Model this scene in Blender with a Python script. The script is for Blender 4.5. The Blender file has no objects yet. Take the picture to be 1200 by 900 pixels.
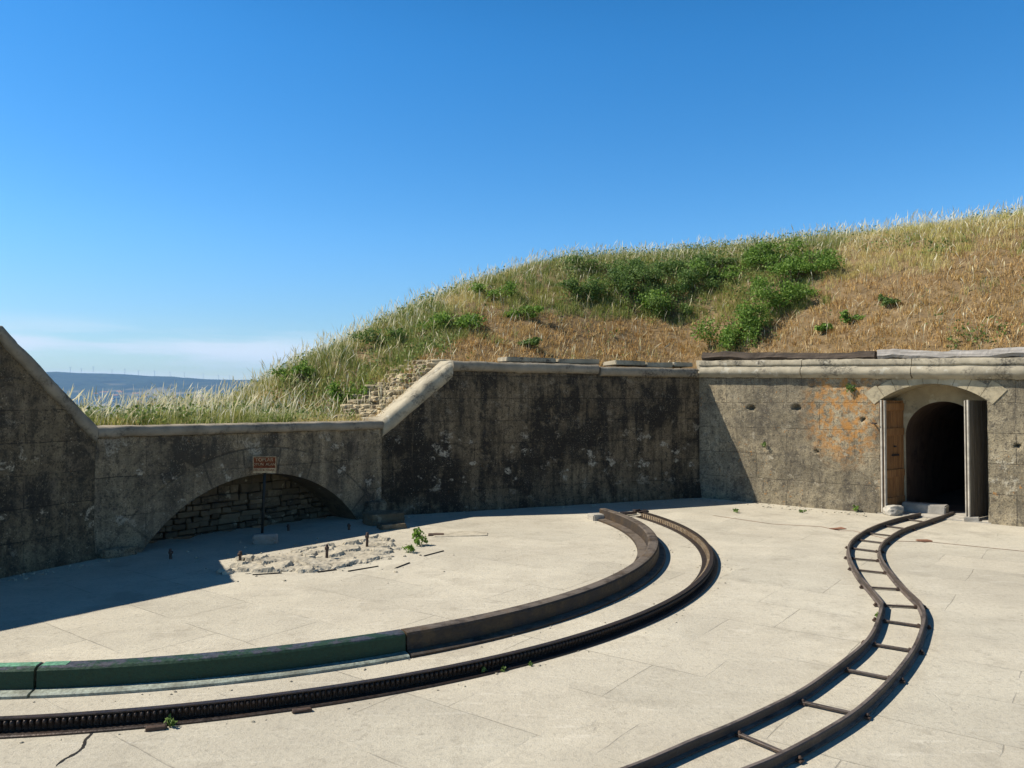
import bpy, bmesh, math, random
import numpy as np
from mathutils import Vector, noise as mn
random.seed(7); rng = np.random.default_rng(11)
S = bpy.context.scene
COL = S.collection
R = math.radians

# ------------------------------------------------------------------ camera
EYE = 2.4
PITCH = math.atan(21 / 900)
cam_d = bpy.data.cameras.new('camera'); cam = bpy.data.objects.new('camera', cam_d); COL.objects.link(cam)
cam.location = (0, 0, EYE); cam.rotation_euler = (R(90) + PITCH, 0, 0)
cam_d.lens = 27; cam_d.sensor_width = 36; cam_d.sensor_fit = 'HORIZONTAL'
cam_d.clip_start = .05; cam_d.clip_end = 60000
S.camera = cam

# ------------------------------------------------------------------ light
SUN_L = Vector((.95, -.045, -1)).normalized()          # the way the sunlight travels
el = math.asin(-SUN_L.z); az = math.atan2(-SUN_L.x, -SUN_L.y)   # azimuth from +Y towards +X
sd = bpy.data.lights.new('sun', 'SUN'); sd.energy = 5.0; sd.angle = R(.5); sd.color = (1, .93, .82)
sun = bpy.data.objects.new('sun', sd); COL.objects.link(sun)
sun.rotation_euler = SUN_L.to_track_quat('-Z', 'Y').to_euler(); sun.location = (-30, 0, 40)
W = bpy.data.worlds.new('World'); S.world = W; W.use_nodes = True
wt = W.node_tree; wt.nodes.clear()
def wn(t, **k):
    n = wt.nodes.new(t)
    for a, b in k.items(): setattr(n, a, b)
    return n
sky = wn('ShaderNodeTexSky', sky_type='NISHITA', sun_disc=False)
sky.sun_elevation = el; sky.sun_rotation = az; sky.altitude = 60; sky.air_density = 1.0; sky.dust_density = .15; sky.ozone_density = 3.2
wc = wn('ShaderNodeTexCoord'); wsep = wn('ShaderNodeSeparateXYZ'); wt.links.new(wc.outputs['Generated'], wsep.inputs[0])
wmap = wn('ShaderNodeMapping'); wmap.inputs['Scale'].default_value = (2.2, 2.2, 22); wt.links.new(wc.outputs['Generated'], wmap.inputs[0])
wno = wn('ShaderNodeTexNoise'); wno.inputs['Scale'].default_value = 1.6; wno.inputs['Detail'].default_value = 6; wno.inputs['Roughness'].default_value = .55
wt.links.new(wmap.outputs[0], wno.inputs['Vector'])
def wmr(inp, a, b, c=0, d=1, smooth=True):
    m = wn('ShaderNodeMapRange'); m.interpolation_type = 'SMOOTHSTEP' if smooth else 'LINEAR'
    m.inputs[1].default_value = a; m.inputs[2].default_value = b; m.inputs[3].default_value = c; m.inputs[4].default_value = d
    wt.links.new(inp, m.inputs[0]); return m.outputs[0]
def wmul(a, b):
    m = wn('ShaderNodeMath', operation='MULTIPLY')
    for i, v in enumerate((a, b)):
        if isinstance(v, (int, float)): m.inputs[i].default_value = v
        else: wt.links.new(v, m.inputs[i])
    return m.outputs[0]
band = wmul(wmr(wsep.outputs[2], .105, .06), wmr(wno.outputs[0], .36, .62))
band = wmul(band, wmr(wsep.outputs[0], -.05, -.33))
band = wmul(band, .95)
wmix = wn('ShaderNodeMix', data_type='RGBA'); wt.links.new(band, wmix.inputs[0])
wgam = wn('ShaderNodeHueSaturation'); wgam.inputs['Saturation'].default_value = 1.38; wt.links.new(wmul(wmr(wsep.outputs[2], .40, .76, 1.22, .27), wmr(wsep.outputs[2], .03, .22, .74, 1.)), wgam.inputs['Value'])   # sky dimmed overhead, out of view, to cut skylight in the shade
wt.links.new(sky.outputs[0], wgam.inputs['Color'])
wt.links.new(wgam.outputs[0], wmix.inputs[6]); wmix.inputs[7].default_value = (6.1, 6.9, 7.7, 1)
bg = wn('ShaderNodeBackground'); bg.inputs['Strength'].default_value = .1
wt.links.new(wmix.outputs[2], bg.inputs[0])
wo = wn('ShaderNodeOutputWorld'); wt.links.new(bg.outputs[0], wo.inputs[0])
S.view_settings.view_transform = 'Standard'; S.view_settings.look = 'None'
S.view_settings.exposure = .52; S.view_settings.gamma = 1; S.view_settings.use_curve_mapping = False

# ------------------------------------------------------------------ measuring help: pixel of the photo -> point on a plane
cp, sp = math.cos(PITCH), math.sin(PITCH)
def ray(x, y): return np.array([(x - 600) / 900, cp - (450 - y) / 900 * sp, sp + (450 - y) / 900 * cp])
def G(x, y, z=0.):
    d = ray(x, y); t = (z - EYE) / d[2]; p = np.array([0, 0, EYE]) + t * d; return p
def AT(x, y, Y):
    d = ray(x, y); return np.array([0, 0, EYE]) + d * (Y / d[1])

# ------------------------------------------------------------------ object helpers
def thing(name, label, cat, loc=(0, 0, 0), group=None):
    o = bpy.data.objects.new(name, None); COL.objects.link(o); o.location = loc
    o.empty_display_size = .2
    return tag(o, label, cat, group)
def tag(o, label, cat, group=None):
    o['label'] = label; o['category'] = cat
    if 'wall' in o.name: o['kind'] = 'thing'
    if group: o['group'] = group
    return o
def kind(o, k): o['kind'] = k; return o
class MB:
    def __init__(s): s.v = []; s.f = []; s.uv = None; s.sm = []
    def vert(s, p): s.v.append(tuple(p)); return len(s.v) - 1
    def face(s, idx, smooth=False): s.f.append(tuple(idx)); s.sm.append(smooth)
    def quad(s, a, b, c, d, smooth=False):
        i = len(s.v); s.v += [tuple(a), tuple(b), tuple(c), tuple(d)]; s.face((i, i + 1, i + 2, i + 3), smooth)
    def box(s, c, size, rz=0, jit=0., rx=0):
        hx, hy, hz = [k / 2 for k in size]; i = len(s.v); cr, sr = math.cos(rz), math.sin(rz)
        for dz in (-hz, hz):
            for dx, dy in ((-hx, -hy), (hx, -hy), (hx, hy), (-hx, hy)):
                x = dx + random.uniform(-jit, jit); y = dy + random.uniform(-jit, jit); z = dz + random.uniform(-jit, jit)
                y, z = y * math.cos(rx) - z * math.sin(rx), y * math.sin(rx) + z * math.cos(rx)
                s.v.append((c[0] + x * cr - y * sr, c[1] + x * sr + y * cr, c[2] + z))
        for q in ((3, 2, 1, 0), (4, 5, 6, 7), (0, 1, 5, 4), (1, 2, 6, 5), (2, 3, 7, 6), (3, 0, 4, 7)): s.face([i + k for k in q])
    def sweep(s, path, frames, prof, closed=True, caps=True, smooth=True):
        """prof: [(o, z)] ; frames: per path point (outward xy, zscale)"""
        n = len(prof); i0 = len(s.v)
        for P, (ox, oy, zs) in zip(path, frames):
            for o, z in prof: s.v.append((P[0] + ox * o, P[1] + oy * o, P[2] + z * zs))
        m = n if closed else n - 1
        for k in range(len(path) - 1):
            for j in range(m):
                a = i0 + k * n + j; b = i0 + k * n + (j + 1) % n
                s.face((a, a + n, b + n, b), smooth)
        if caps and closed:
            e = i0 + (len(path) - 1) * n; b = len(s.v); s.v += s.v[i0:i0 + n] + s.v[e:e + n]
            s.face([b + j for j in range(n)]); s.face([b + 2 * n - 1 - j for j in range(n)])
    def tube(s, p0, p1, r0, r1=None, n=10, caps=True, smooth=True):
        r1 = r0 if r1 is None else r1
        p0 = Vector(p0); p1 = Vector(p1); d = (p1 - p0).normalized()
        a = d.orthogonal().normalized(); b = d.cross(a); i = len(s.v)
        for p, r in ((p0, r0), (p1, r1)):
            for k in range(n):
                t = 2 * math.pi * k / n; s.v.append(tuple(p + (a * math.cos(t) + b * math.sin(t)) * r))
        for k in range(n): s.face((i + k, i + (k + 1) % n, i + n + (k + 1) % n, i + n + k), smooth)
        if caps: s.face([i + n - 1 - k for k in range(n)]); s.face([i + n + k for k in range(n)])
    def build(s, name, mat, parent=None, uv=None, off=None):
        me = bpy.data.meshes.new(name)
        off = np.array(parent.location) if (parent is not None and off is None) else (np.zeros(3) if off is None else np.array(off))
        if parent is not None and parent.parent is not None: off = off + np.array(parent.parent.location)
        V = np.array(s.v, float) - off
        me.from_pydata(V.tolist(), [], s.f); me.materials.append(mat)
        me.polygons.foreach_set('use_smooth', s.sm)
        if uv is not None:
            l = me.uv_layers.new(name='UVMap'); U = np.array(uv)
            idx = np.empty(len(me.loops), int); me.loops.foreach_get('vertex_index', idx)
            l.data.foreach_set('uv', U[idx].astype(np.float32).ravel())
        me.update()
        o = bpy.data.objects.new(name, me); COL.objects.link(o)
        if parent is not None: o.parent = parent
        elif off.any(): o.location = off
        return o
def fbm(x, y, z, o=4):
    return mn.fractal(Vector((x, y, z)), 1.0, 2.0, o)

def fix_normals(o):
    bm = bmesh.new(); bm.from_mesh(o.data); bmesh.ops.recalc_face_normals(bm, faces=bm.faces); bm.to_mesh(o.data); bm.free(); return o
def bevel(o, w, seg=2):
    bm = bmesh.new(); bm.from_mesh(o.data)
    bmesh.ops.remove_doubles(bm, verts=bm.verts, dist=1e-5)
    bmesh.ops.bevel(bm, geom=bm.edges, offset=w, segments=seg, affect='EDGES', clamp_overlap=True); bm.to_mesh(o.data); bm.free(); return o
def rock_mesh(center, size, seed, rough=.25, sub=3, rz=0, boxy=.0):
    bm = bmesh.new(); bmesh.ops.create_icosphere(bm, subdivisions=sub, radius=1)
    for v in bm.verts:
        p = v.co.copy()
        if boxy:
            m = max(abs(p.x), abs(p.y), abs(p.z)); p = p.lerp(p / m, boxy)
        k = 1 + rough * mn.fractal(v.co * 1.1 + Vector((seed * 3.7, seed, 0)), 1, 2, 4)
        p *= k; x, y = p.x * size[0] / 2, p.y * size[1] / 2
        v.co = (center[0] + x * math.cos(rz) - y * math.sin(rz), center[1] + x * math.sin(rz) + y * math.cos(rz), center[2] + p.z * size[2] / 2)
    mb = MB(); bm.verts.ensure_lookup_table()
    mb.v = [tuple(v.co) for v in bm.verts]
    for f in bm.faces: mb.face([v.index for v in f.verts], False)
    bm.free(); return mb

# ------------------------------------------------------------------ materials
class NT:
    def __init__(s, name):
        s.m = bpy.data.materials.new(name); s.m.use_nodes = True; s.t = s.m.node_tree; s.t.nodes.clear()
        s.out = s.n('ShaderNodeOutputMaterial'); s.b = s.n('ShaderNodeBsdfPrincipled'); s.l(s.b.outputs[0], s.out.inputs[0])
        s.b.inputs['Roughness'].default_value = .9
        try: s.b.inputs['Specular IOR Level'].default_value = .25
        except Exception: pass
        s.geo = s.n('ShaderNodeNewGeometry'); s.P = s.geo.outputs['Position']
    def n(s, t, **k):
        x = s.t.nodes.new(t)
        for a, b in k.items(): setattr(x, a, b)
        return x
    def l(s, a, b): s.t.links.new(a, b)
    def put(s, v, sock):
        if isinstance(v, bpy.types.NodeSocket): s.l(v, sock)
        elif isinstance(v, (tuple, list)) and len(v) == 3 and sock.type == 'RGBA': sock.default_value = (*v, 1)
        else: sock.default_value = v
    def noise(s, scale, detail=5, rough=.6, vec=None, sc=None, dist=0.):
        x = s.n('ShaderNodeTexNoise'); x.inputs['Scale'].default_value = scale; x.inputs['Detail'].default_value = detail
        x.inputs['Roughness'].default_value = rough; x.inputs['Distortion'].default_value = dist
        s.l(s.mapv(vec or s.P, sc) if sc else (vec or s.P), x.inputs['Vector']); return x.outputs[0]
    def mapv(s, vec, sc, rot=(0, 0, 0), loc=(0, 0, 0)):
        m = s.n('ShaderNodeMapping'); m.inputs['Scale'].default_value = sc; m.inputs['Rotation'].default_value = rot; m.inputs['Location'].default_value = loc
        s.l(vec, m.inputs[0]); return m.outputs[0]
    def vor(s, scale, vec=None, feat='F1', sc=None, rnd=1.):
        x = s.n('ShaderNodeTexVoronoi', feature=feat); x.inputs['Scale'].default_value = scale; x.inputs['Randomness'].default_value = rnd
        s.l(s.mapv(vec or s.P, sc) if sc else (vec or s.P), x.inputs['Vector']); return x
    def rng(s, v, a, b, c=0., d=1., smooth=True):
        m = s.n('ShaderNodeMapRange'); m.interpolation_type = 'SMOOTHSTEP' if smooth else 'LINEAR'
        s.l(v, m.inputs[0])
        for i, k in enumerate((a, b, c, d)): m.inputs[i + 1].default_value = k
        return m.outputs[0]
    def math(s, op, a, b=0., c=0.):
        m = s.n('ShaderNodeMath', operation=op)
        for i, k in enumerate((a, b, c)): s.put(k, m.inputs[i])
        return m.outputs[0]
    def mix(s, f, a, b, bt='MIX'):
        m = s.n('ShaderNodeMix', data_type='RGBA', blend_type=bt)
        s.put(f, m.inputs[0]); s.put(a, m.inputs[6]); s.put(b, m.inputs[7]); return m.outputs[2]
    def ramp(s, f, pts):
        r = s.n('ShaderNodeValToRGB'); e = r.color_ramp.elements
        while len(e) < len(pts): e.new(.5)
        for k, (p, c) in zip(e, pts): k.position = p; k.color = (*c, 1)
        s.l(f, r.inputs[0]); return r.outputs[0]
    def uv(s): return s.n('ShaderNodeUVMap').outputs[0]
    def sep(s, v): x = s.n('ShaderNodeSeparateXYZ'); s.l(v, x.inputs[0]); return x.outputs
    def island(s): return s.geo.outputs['Random Per Island']
    def bump(s, h, st=.4, d=.02):
        b = s.n('ShaderNodeBump'); b.inputs['Strength'].default_value = st; b.inputs['Distance'].default_value = d
        s.l(h, b.inputs['Height']); s.l(b.outputs[0], s.b.inputs['Normal'])
    def fin(s, col, rough=None, metal=None):
        s.put(col, s.b.inputs['Base Color'])
        if rough is not None: s.put(rough, s.b.inputs['Roughness'])
        if metal is not None: s.put(metal, s.b.inputs['Metallic'])
        return s.m

def mat_wall(name, base, dark, pale, darkamt=.5, paleamt=.5, seed=0., orange=None, ring=None, brown=None, bw=(1.25, .46)):
    t = NT(name); uv = t.uv(); so = t.mapv(t.P, (1, 1, 1), loc=(seed, seed * .7, 0))
    big = t.noise(.55, 6, .62, vec=so)
    mid = t.noise(2.3, 8, .68, vec=so, dist=.3)
    streak = t.noise(1.5, 6, .6, vec=so, sc=(1.6, 1.6, .22)); fines = t.noise(2., 6, .65, vec=so, sc=(4.2, 4.2, .35))
    c = t.mix(t.rng(mid, .32, .68), tuple(k * .72 for k in base), tuple(min(1, k * 1.25) for k in base))
    if brown: c = t.mix(t.rng(t.noise(1.1, 5, .6, vec=so), .46, .62, 0, .75), c, brown)
    # single blocks keep slightly different tones
    br = t.n('ShaderNodeTexBrick'); br.offset = .5; br.inputs['Scale'].default_value = 1; br.inputs['Mortar Size'].default_value = .008; br.inputs['Mortar Smooth'].default_value = .4
    br.inputs['Brick Width'].default_value = bw[0]; br.inputs['Row Height'].default_value = bw[1]
    wob = t.n('ShaderNodeVectorMath', operation='ADD'); t.l(uv, wob.inputs[0])
    nz = t.n('ShaderNodeTexNoise'); nz.inputs['Scale'].default_value = 3; t.l(so, nz.inputs['Vector'])
    sc = t.n('ShaderNodeVectorMath', operation='SCALE'); t.l(nz.outputs['Color'], sc.inputs[0]); sc.inputs['Scale'].default_value = .035; t.l(sc.outputs[0], wob.inputs[1])
    t.l(wob.outputs[0], br.inputs['Vector']); br.inputs['Color1'].default_value = (.78, .78, .78, 1); br.inputs['Color2'].default_value = (1.18, 1.14, 1.08, 1); br.inputs['Mortar'].default_value = (.9, .9, .9, 1)
    c = t.mix(.55, c, t.mix(1., c, br.outputs[0], 'MULTIPLY'))
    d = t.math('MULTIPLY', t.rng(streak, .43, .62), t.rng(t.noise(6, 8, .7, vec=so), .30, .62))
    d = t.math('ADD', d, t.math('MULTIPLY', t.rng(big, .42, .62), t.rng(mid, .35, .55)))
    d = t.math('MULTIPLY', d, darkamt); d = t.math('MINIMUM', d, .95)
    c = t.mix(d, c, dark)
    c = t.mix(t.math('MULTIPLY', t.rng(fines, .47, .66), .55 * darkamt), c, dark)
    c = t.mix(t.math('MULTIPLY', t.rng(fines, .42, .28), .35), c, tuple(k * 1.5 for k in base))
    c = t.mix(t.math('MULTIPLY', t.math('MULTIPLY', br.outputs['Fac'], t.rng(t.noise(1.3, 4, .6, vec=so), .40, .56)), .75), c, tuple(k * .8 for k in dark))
    pn = t.noise(2.6, 6, .58, vec=so, sc=(1, 1, 1.15))
    zz = t.sep(uv)[1]; zb_ = t.math('MULTIPLY', t.rng(zz, .3, .8, .25, 1.), t.rng(zz, 2.1, 1.2, .2, 1.))
    pm = t.math('MULTIPLY', t.math('MULTIPLY', t.rng(pn, .585, .64), zb_), t.rng(t.noise(15, 6, .72, vec=so), .40, .54))
    pm = t.math('MULTIPLY', pm, paleamt)
    c = t.mix(pm, c, pale)
    # pale lime flecks and lichen specks
    v = t.vor(17, vec=so); fl = t.math('MULTIPLY', t.rng(v.outputs['Distance'], .22, .12), t.rng(t.noise(2.4, 4, .6, vec=so), .5, .62))
    c = t.mix(t.math('MULTIPLY', fl, .55), c, pale)
    v2 = t.vor(44, vec=so); fl2 = t.math('MULTIPLY', t.rng(v2.outputs['Distance'], .30, .16), t.rng(t.noise(3.1, 5, .65, vec=so), .46, .60))
    c = t.mix(t.math('MULTIPLY', fl2, .5), c, pale)
    c = t.mix(t.rng(t.noise(9, 9, .78, vec=so), .50, .60, 0, .68), c, dark)
    c = t.mix(t.rng(t.noise(21, 7, .75, vec=so), .57, .66, 0, .55), c, tuple(k * 1.55 for k in base))
    sp_ = t.noise(38, 4, .7, vec=so)
    c = t.mix(t.rng(sp_, .5, .66, 0, .72), c, tuple(k * .75 for k in dark))
    if orange:
        u0, z0, ru, rz_ = orange; X = t.sep(uv)
        e = t.math('ADD', t.math('POWER', t.math('DIVIDE', t.math('SUBTRACT', X[0], u0), ru), 2.), t.math('POWER', t.math('DIVIDE', t.math('SUBTRACT', X[1], z0), rz_), 2.))
        om = t.math('MULTIPLY', t.rng(e, 1.15, .1), t.rng(t.noise(7, 7, .72, vec=so), .43, .60))
        om = t.math('ADD', om, t.math('MULTIPLY', t.rng(t.noise(12, 6, .7, vec=so), .60, .68), t.rng(t.noise(1.2, 3, .5, vec=so), .5, .6)))
        c = t.mix(t.math('MINIMUM', t.math('MULTIPLY', om, .8), .9), c, (.42, .19, .04))
    else:
        om = t.math('MULTIPLY', t.rng(t.noise(10, 6, .7, vec=so), .62, .70), t.rng(t.noise(.9, 3, .5, vec=so), .5, .62))
        c = t.mix(t.math('MULTIPLY', om, .5), c, (.22, .11, .035))
    h = t.math('ADD', t.math('MULTIPLY', mid, .8), t.math('MULTIPLY', sp_, .35))
    h = t.math('SUBTRACT', h, t.math('MULTIPLY', br.outputs['Fac'], .5))
    if ring:
        uc, zc, Ri, nj = ring; X = t.sep(uv); dx = t.math('SUBTRACT', X[0], uc); dz = t.math('SUBTRACT', X[1], zc)
        rr = t.math('SQRT', t.math('ADD', t.math('MULTIPLY', dx, dx), t.math('MULTIPLY', dz, dz)))
        an = t.math('FRACT', t.math('MULTIPLY', t.math('ARCTAN2', dz, dx), nj / math.pi))
        inr = t.math('MULTIPLY', t.rng(rr, Ri + .50, Ri + .47), 1.)
        jl = t.math('MULTIPLY', inr, t.math('LESS_THAN', an, .055))
        ol = t.math('MULTIPLY', t.rng(rr, Ri + .46, Ri + .48), t.rng(rr, Ri + .51, Ri + .49))
        jl = t.math('MINIMUM', t.math('ADD', jl, ol), 1.)
        h = t.math('SUBTRACT', h, t.math('MULTIPLY', t.math('MULTIPLY', jl, t.rng(mid, .35, .6)), .4))
        c = t.mix(t.math('MULTIPLY', inr, .10), c, tuple(k * 1.1 for k in base))
        c = t.mix(t.math('MULTIPLY', t.math('MULTIPLY', jl, t.rng(mid, .38, .6)), .75), c, dark)
    h = t.math('ADD', h, t.math('MULTIPLY', t.noise(9, 9, .78, vec=so), .7))
    t.bump(h, .9, .04)
    return t.fin(c, .95)

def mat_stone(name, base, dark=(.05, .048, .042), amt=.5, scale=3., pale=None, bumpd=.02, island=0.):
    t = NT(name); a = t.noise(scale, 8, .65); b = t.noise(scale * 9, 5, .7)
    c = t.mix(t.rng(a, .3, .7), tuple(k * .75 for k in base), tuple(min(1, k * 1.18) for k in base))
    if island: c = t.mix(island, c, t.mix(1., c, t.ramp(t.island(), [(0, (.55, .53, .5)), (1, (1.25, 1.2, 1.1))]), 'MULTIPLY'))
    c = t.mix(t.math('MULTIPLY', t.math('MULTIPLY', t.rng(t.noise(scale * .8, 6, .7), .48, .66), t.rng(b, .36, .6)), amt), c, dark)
    if pale: c = t.mix(t.rng(t.noise(scale * 1.7, 5, .6), .60, .66, 0, .7), c, pale)
    t.bump(t.math('ADD', t.math('MULTIPLY', a, .7), t.math('MULTIPLY', b, .3)), .7, bumpd)
    return t.fin(c, .93)

def mat_floor():
    t = NT('courtyard_concrete')
    a = t.noise(.35, 6, .6); b = t.noise(1.6, 8, .66); f = t.noise(22, 6, .72); g = t.noise(90, 3, .7)
    c = t.mix(t.rng(a, .3, .7), (.43, .39, .305), (.52, .478, .375))
    c = t.mix(t.rng(b, .42, .72, 0, .42), c, (.36, .325, .255))
    c = t.mix(t.rng(b, .42, .24, 0, .5), c, (.57, .525, .415))
    c = t.mix(t.rng(f, .5, .70, 0, .62), c, (.28, .262, .215))
    c = t.mix(t.rng(f, .46, .26, 0, .45), c, (.60, .56, .45))
    c = t.mix(t.rng(g, .54, .68, 0, .55), c, (.2, .185, .15))
    lg = t.noise(.9, 7, .7, sc=(1, 1, 1)); c = t.mix(t.rng(lg, .53, .66, 0, .45), c, (.30, .27, .21)); c = t.mix(t.rng(t.noise(3.4, 8, .75), .55, .66, 0, .42), c, (.27, .24, .185))
    sf = t.noise(3, 6, .7, sc=(.5, 2.6, 1)); c = t.mix(t.rng(sf, .56, .68, 0, .35), c, (.62, .58, .48))
    c = t.mix(t.rng(t.noise(.28, 7, .7), .50, .64, 0, .28), c, (.33, .30, .235)); c = t.mix(t.rng(t.noise(7, 9, .8), .58, .66, 0, .55), c, (.22, .195, .15))
    # slabs: faint joints, tone differs from slab to slab
    wv = t.n('ShaderNodeVectorMath', operation='ADD'); t.l(t.mapv(t.P, (1, 1, 1), rot=(0, 0, R(37))), wv.inputs[0])
    nz = t.n('ShaderNodeTexNoise'); nz.inputs['Scale'].default_value = 2.2; nz.inputs['Detail'].default_value = 4; t.l(t.P, nz.inputs['Vector'])
    sc = t.n('ShaderNodeVectorMath', operation='SCALE'); t.l(nz.outputs['Color'], sc.inputs[0]); sc.inputs['Scale'].default_value = .045; t.l(sc.outputs[0], wv.inputs[1])
    br = t.n('ShaderNodeTexBrick'); br.offset = .37; br.inputs['Scale'].default_value = 1; br.inputs['Mortar Size'].default_value = .006; br.inputs['Mortar Smooth'].default_value = .3
    br.inputs['Brick Width'].default_value = 1.35; br.inputs['Row Height'].default_value = .92; br.inputs['Color1'].default_value = (.90, .90, .90, 1); br.inputs['Color2'].default_value = (1.07, 1.06, 1.05, 1); br.inputs['Mortar'].default_value = (1, 1, 1, 1)
    t.l(wv.outputs[0], br.inputs['Vector'])
    c = t.mix(.7, c, t.mix(1., c, br.outputs[0], 'MULTIPLY'))
    jn = t.math('MULTIPLY', br.outputs['Fac'], t.rng(t.noise(.8, 4, .6), .44, .58))
    c = t.mix(t.math('MULTIPLY', jn, .42), c, (.15, .13, .10))
    # wandering cracks
    wv2 = t.n('ShaderNodeVectorMath', operation='ADD'); t.l(t.P, wv2.inputs[0])
    nz2 = t.n('ShaderNodeTexNoise'); nz2.inputs['Scale'].default_value = 1.4; nz2.inputs['Detail'].default_value = 6; t.l(t.P, nz2.inputs['Vector'])
    sc2 = t.n('ShaderNodeVectorMath', operation='SCALE'); t.l(nz2.outputs['Color'], sc2.inputs[0]); sc2.inputs['Scale'].default_value = .8; t.l(sc2.outputs[0], wv2.inputs[1])
    vv = t.vor(.55, vec=wv2.outputs[0], feat='DISTANCE_TO_EDGE')
    ck = t.math('MULTIPLY', t.rng(vv.outputs['Distance'], .006, .002), t.rng(t.noise(.5, 4, .6), .57, .64))
    c = t.mix(t.math('MULTIPLY', ck, .12), c, (.12, .105, .08))
    # dark specks and pits
    v = t.vor(5.5); pit = t.math('MULTIPLY', t.rng(v.outputs['Distance'], .085, .05), t.rng(t.noise(1.1, 3, .5), .56, .66))
    c = t.mix(t.math('MULTIPLY', pit, .6), c, (.11, .10, .085))
    h = t.math('ADD', t.math('MULTIPLY', b, .5), t.math('ADD', t.math('MULTIPLY', f, .35), t.math('MULTIPLY', g, .12)))
    h = t.math('SUBTRACT', h, t.math('ADD', t.math('MULTIPLY', jn, .5), t.math('MULTIPLY', ck, .15)))
    t.bump(h, .8, .03)
    return t.fin(c, .94)

def mat_iron(name, base, rust, amt=.5, rough=.6, metal=.55, paint=None, wear_top=None):
    t = NT(name); a = t.noise(4, 7, .65); b = t.noise(30, 5, .7)
    c = t.mix(t.rng(b, .3, .7), tuple(k * .6 for k in base), tuple(k * 1.3 for k in base))
    c = t.mix(t.math('MULTIPLY', t.rng(a, .4, .65), amt), c, t.mix(t.rng(b, .35, .65), rust, tuple(k * .55 for k in rust)))
    if paint:
        Z = t.sep(t.P)[2]
        wear = t.math('ADD', t.rng(Z, .180, .206, 0, .52), t.rng(t.noise(5, 8, .72, sc=(1, 1, 2)), .45, .75, -.1, .42))
        c = t.mix(t.rng(wear, .52, .42), c, t.mix(t.rng(b, .3, .7), tuple(k * .8 for k in paint), tuple(k * 1.15 for k in paint)))
    if wear_top:
        nz = t.sep(t.geo.outputs['True Normal'])[2]; wr = t.math('MULTIPLY', t.rng(nz, .75, .95), t.rng(t.noise(2.2, 8, .75), .36, .56)); c = t.mix(t.math('MULTIPLY', wr, .75), c, wear_top)
        c = t.mix(t.math('MULTIPLY', t.rng(t.noise(1.3, 8, .72), .54, .64), .45), c, rust)
    t.bump(t.math('ADD', a, t.math('MULTIPLY', b, .5)), .7, .012)
    return t.fin(c, t.rng(b, .3, .7, rough - .1, rough + .15), metal)

def mat_wood(name, base, dark, sc=(6, 6, .5), island=.5):
    t = NT(name); g = t.noise(3, 7, .7, sc=sc); f = t.noise(40, 4, .6, sc=sc)
    c = t.mix(t.rng(g, .3, .7), dark, base); c = t.mix(t.rng(f, .5, .7, 0, .5), c, tuple(k * .5 for k in dark))
    c = t.mix(island, c, t.mix(1., c, t.ramp(t.island(), [(0, (.65, .65, .65)), (1, (1.2, 1.2, 1.2))]), 'MULTIPLY'))
    t.bump(t.math('ADD', g, f), .5, .006); return t.fin(c, .85)
def mat_plain(name, col, rough=.8, metal=0., var=.25, scale=8):
    t = NT(name); a = t.noise(scale, 5, .6)
    return t.fin(t.mix(t.rng(a, .3, .7), tuple(k * (1 - var) for k in col), tuple(min(1, k * (1 + var)) for k in col)), rough, metal)
def mat_leaf(name, cols, trans=.25, rough=.6, patch=None, pscale=.5):
    t = NT(name); c = t.ramp(t.island(), [(i / (len(cols) - 1), k) for i, k in enumerate(cols)])
    if patch: c = t.mix(t.rng(t.noise(pscale, 4, .6), .45, .62, 0, .8), c, patch)
    t.put(c, t.b.inputs['Base Color']); t.b.inputs['Roughness'].default_value = rough
    tr = t.n('ShaderNodeBsdfTranslucent'); t.put(c, tr.inputs[0]); mx = t.n('ShaderNodeMixShader'); mx.inputs[0].default_value = trans
    t.l(t.b.outputs[0], mx.inputs[1]); t.l(tr.outputs[0], mx.inputs[2]); t.l(mx.outputs[0], t.out.inputs[0]); return t.m

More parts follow.
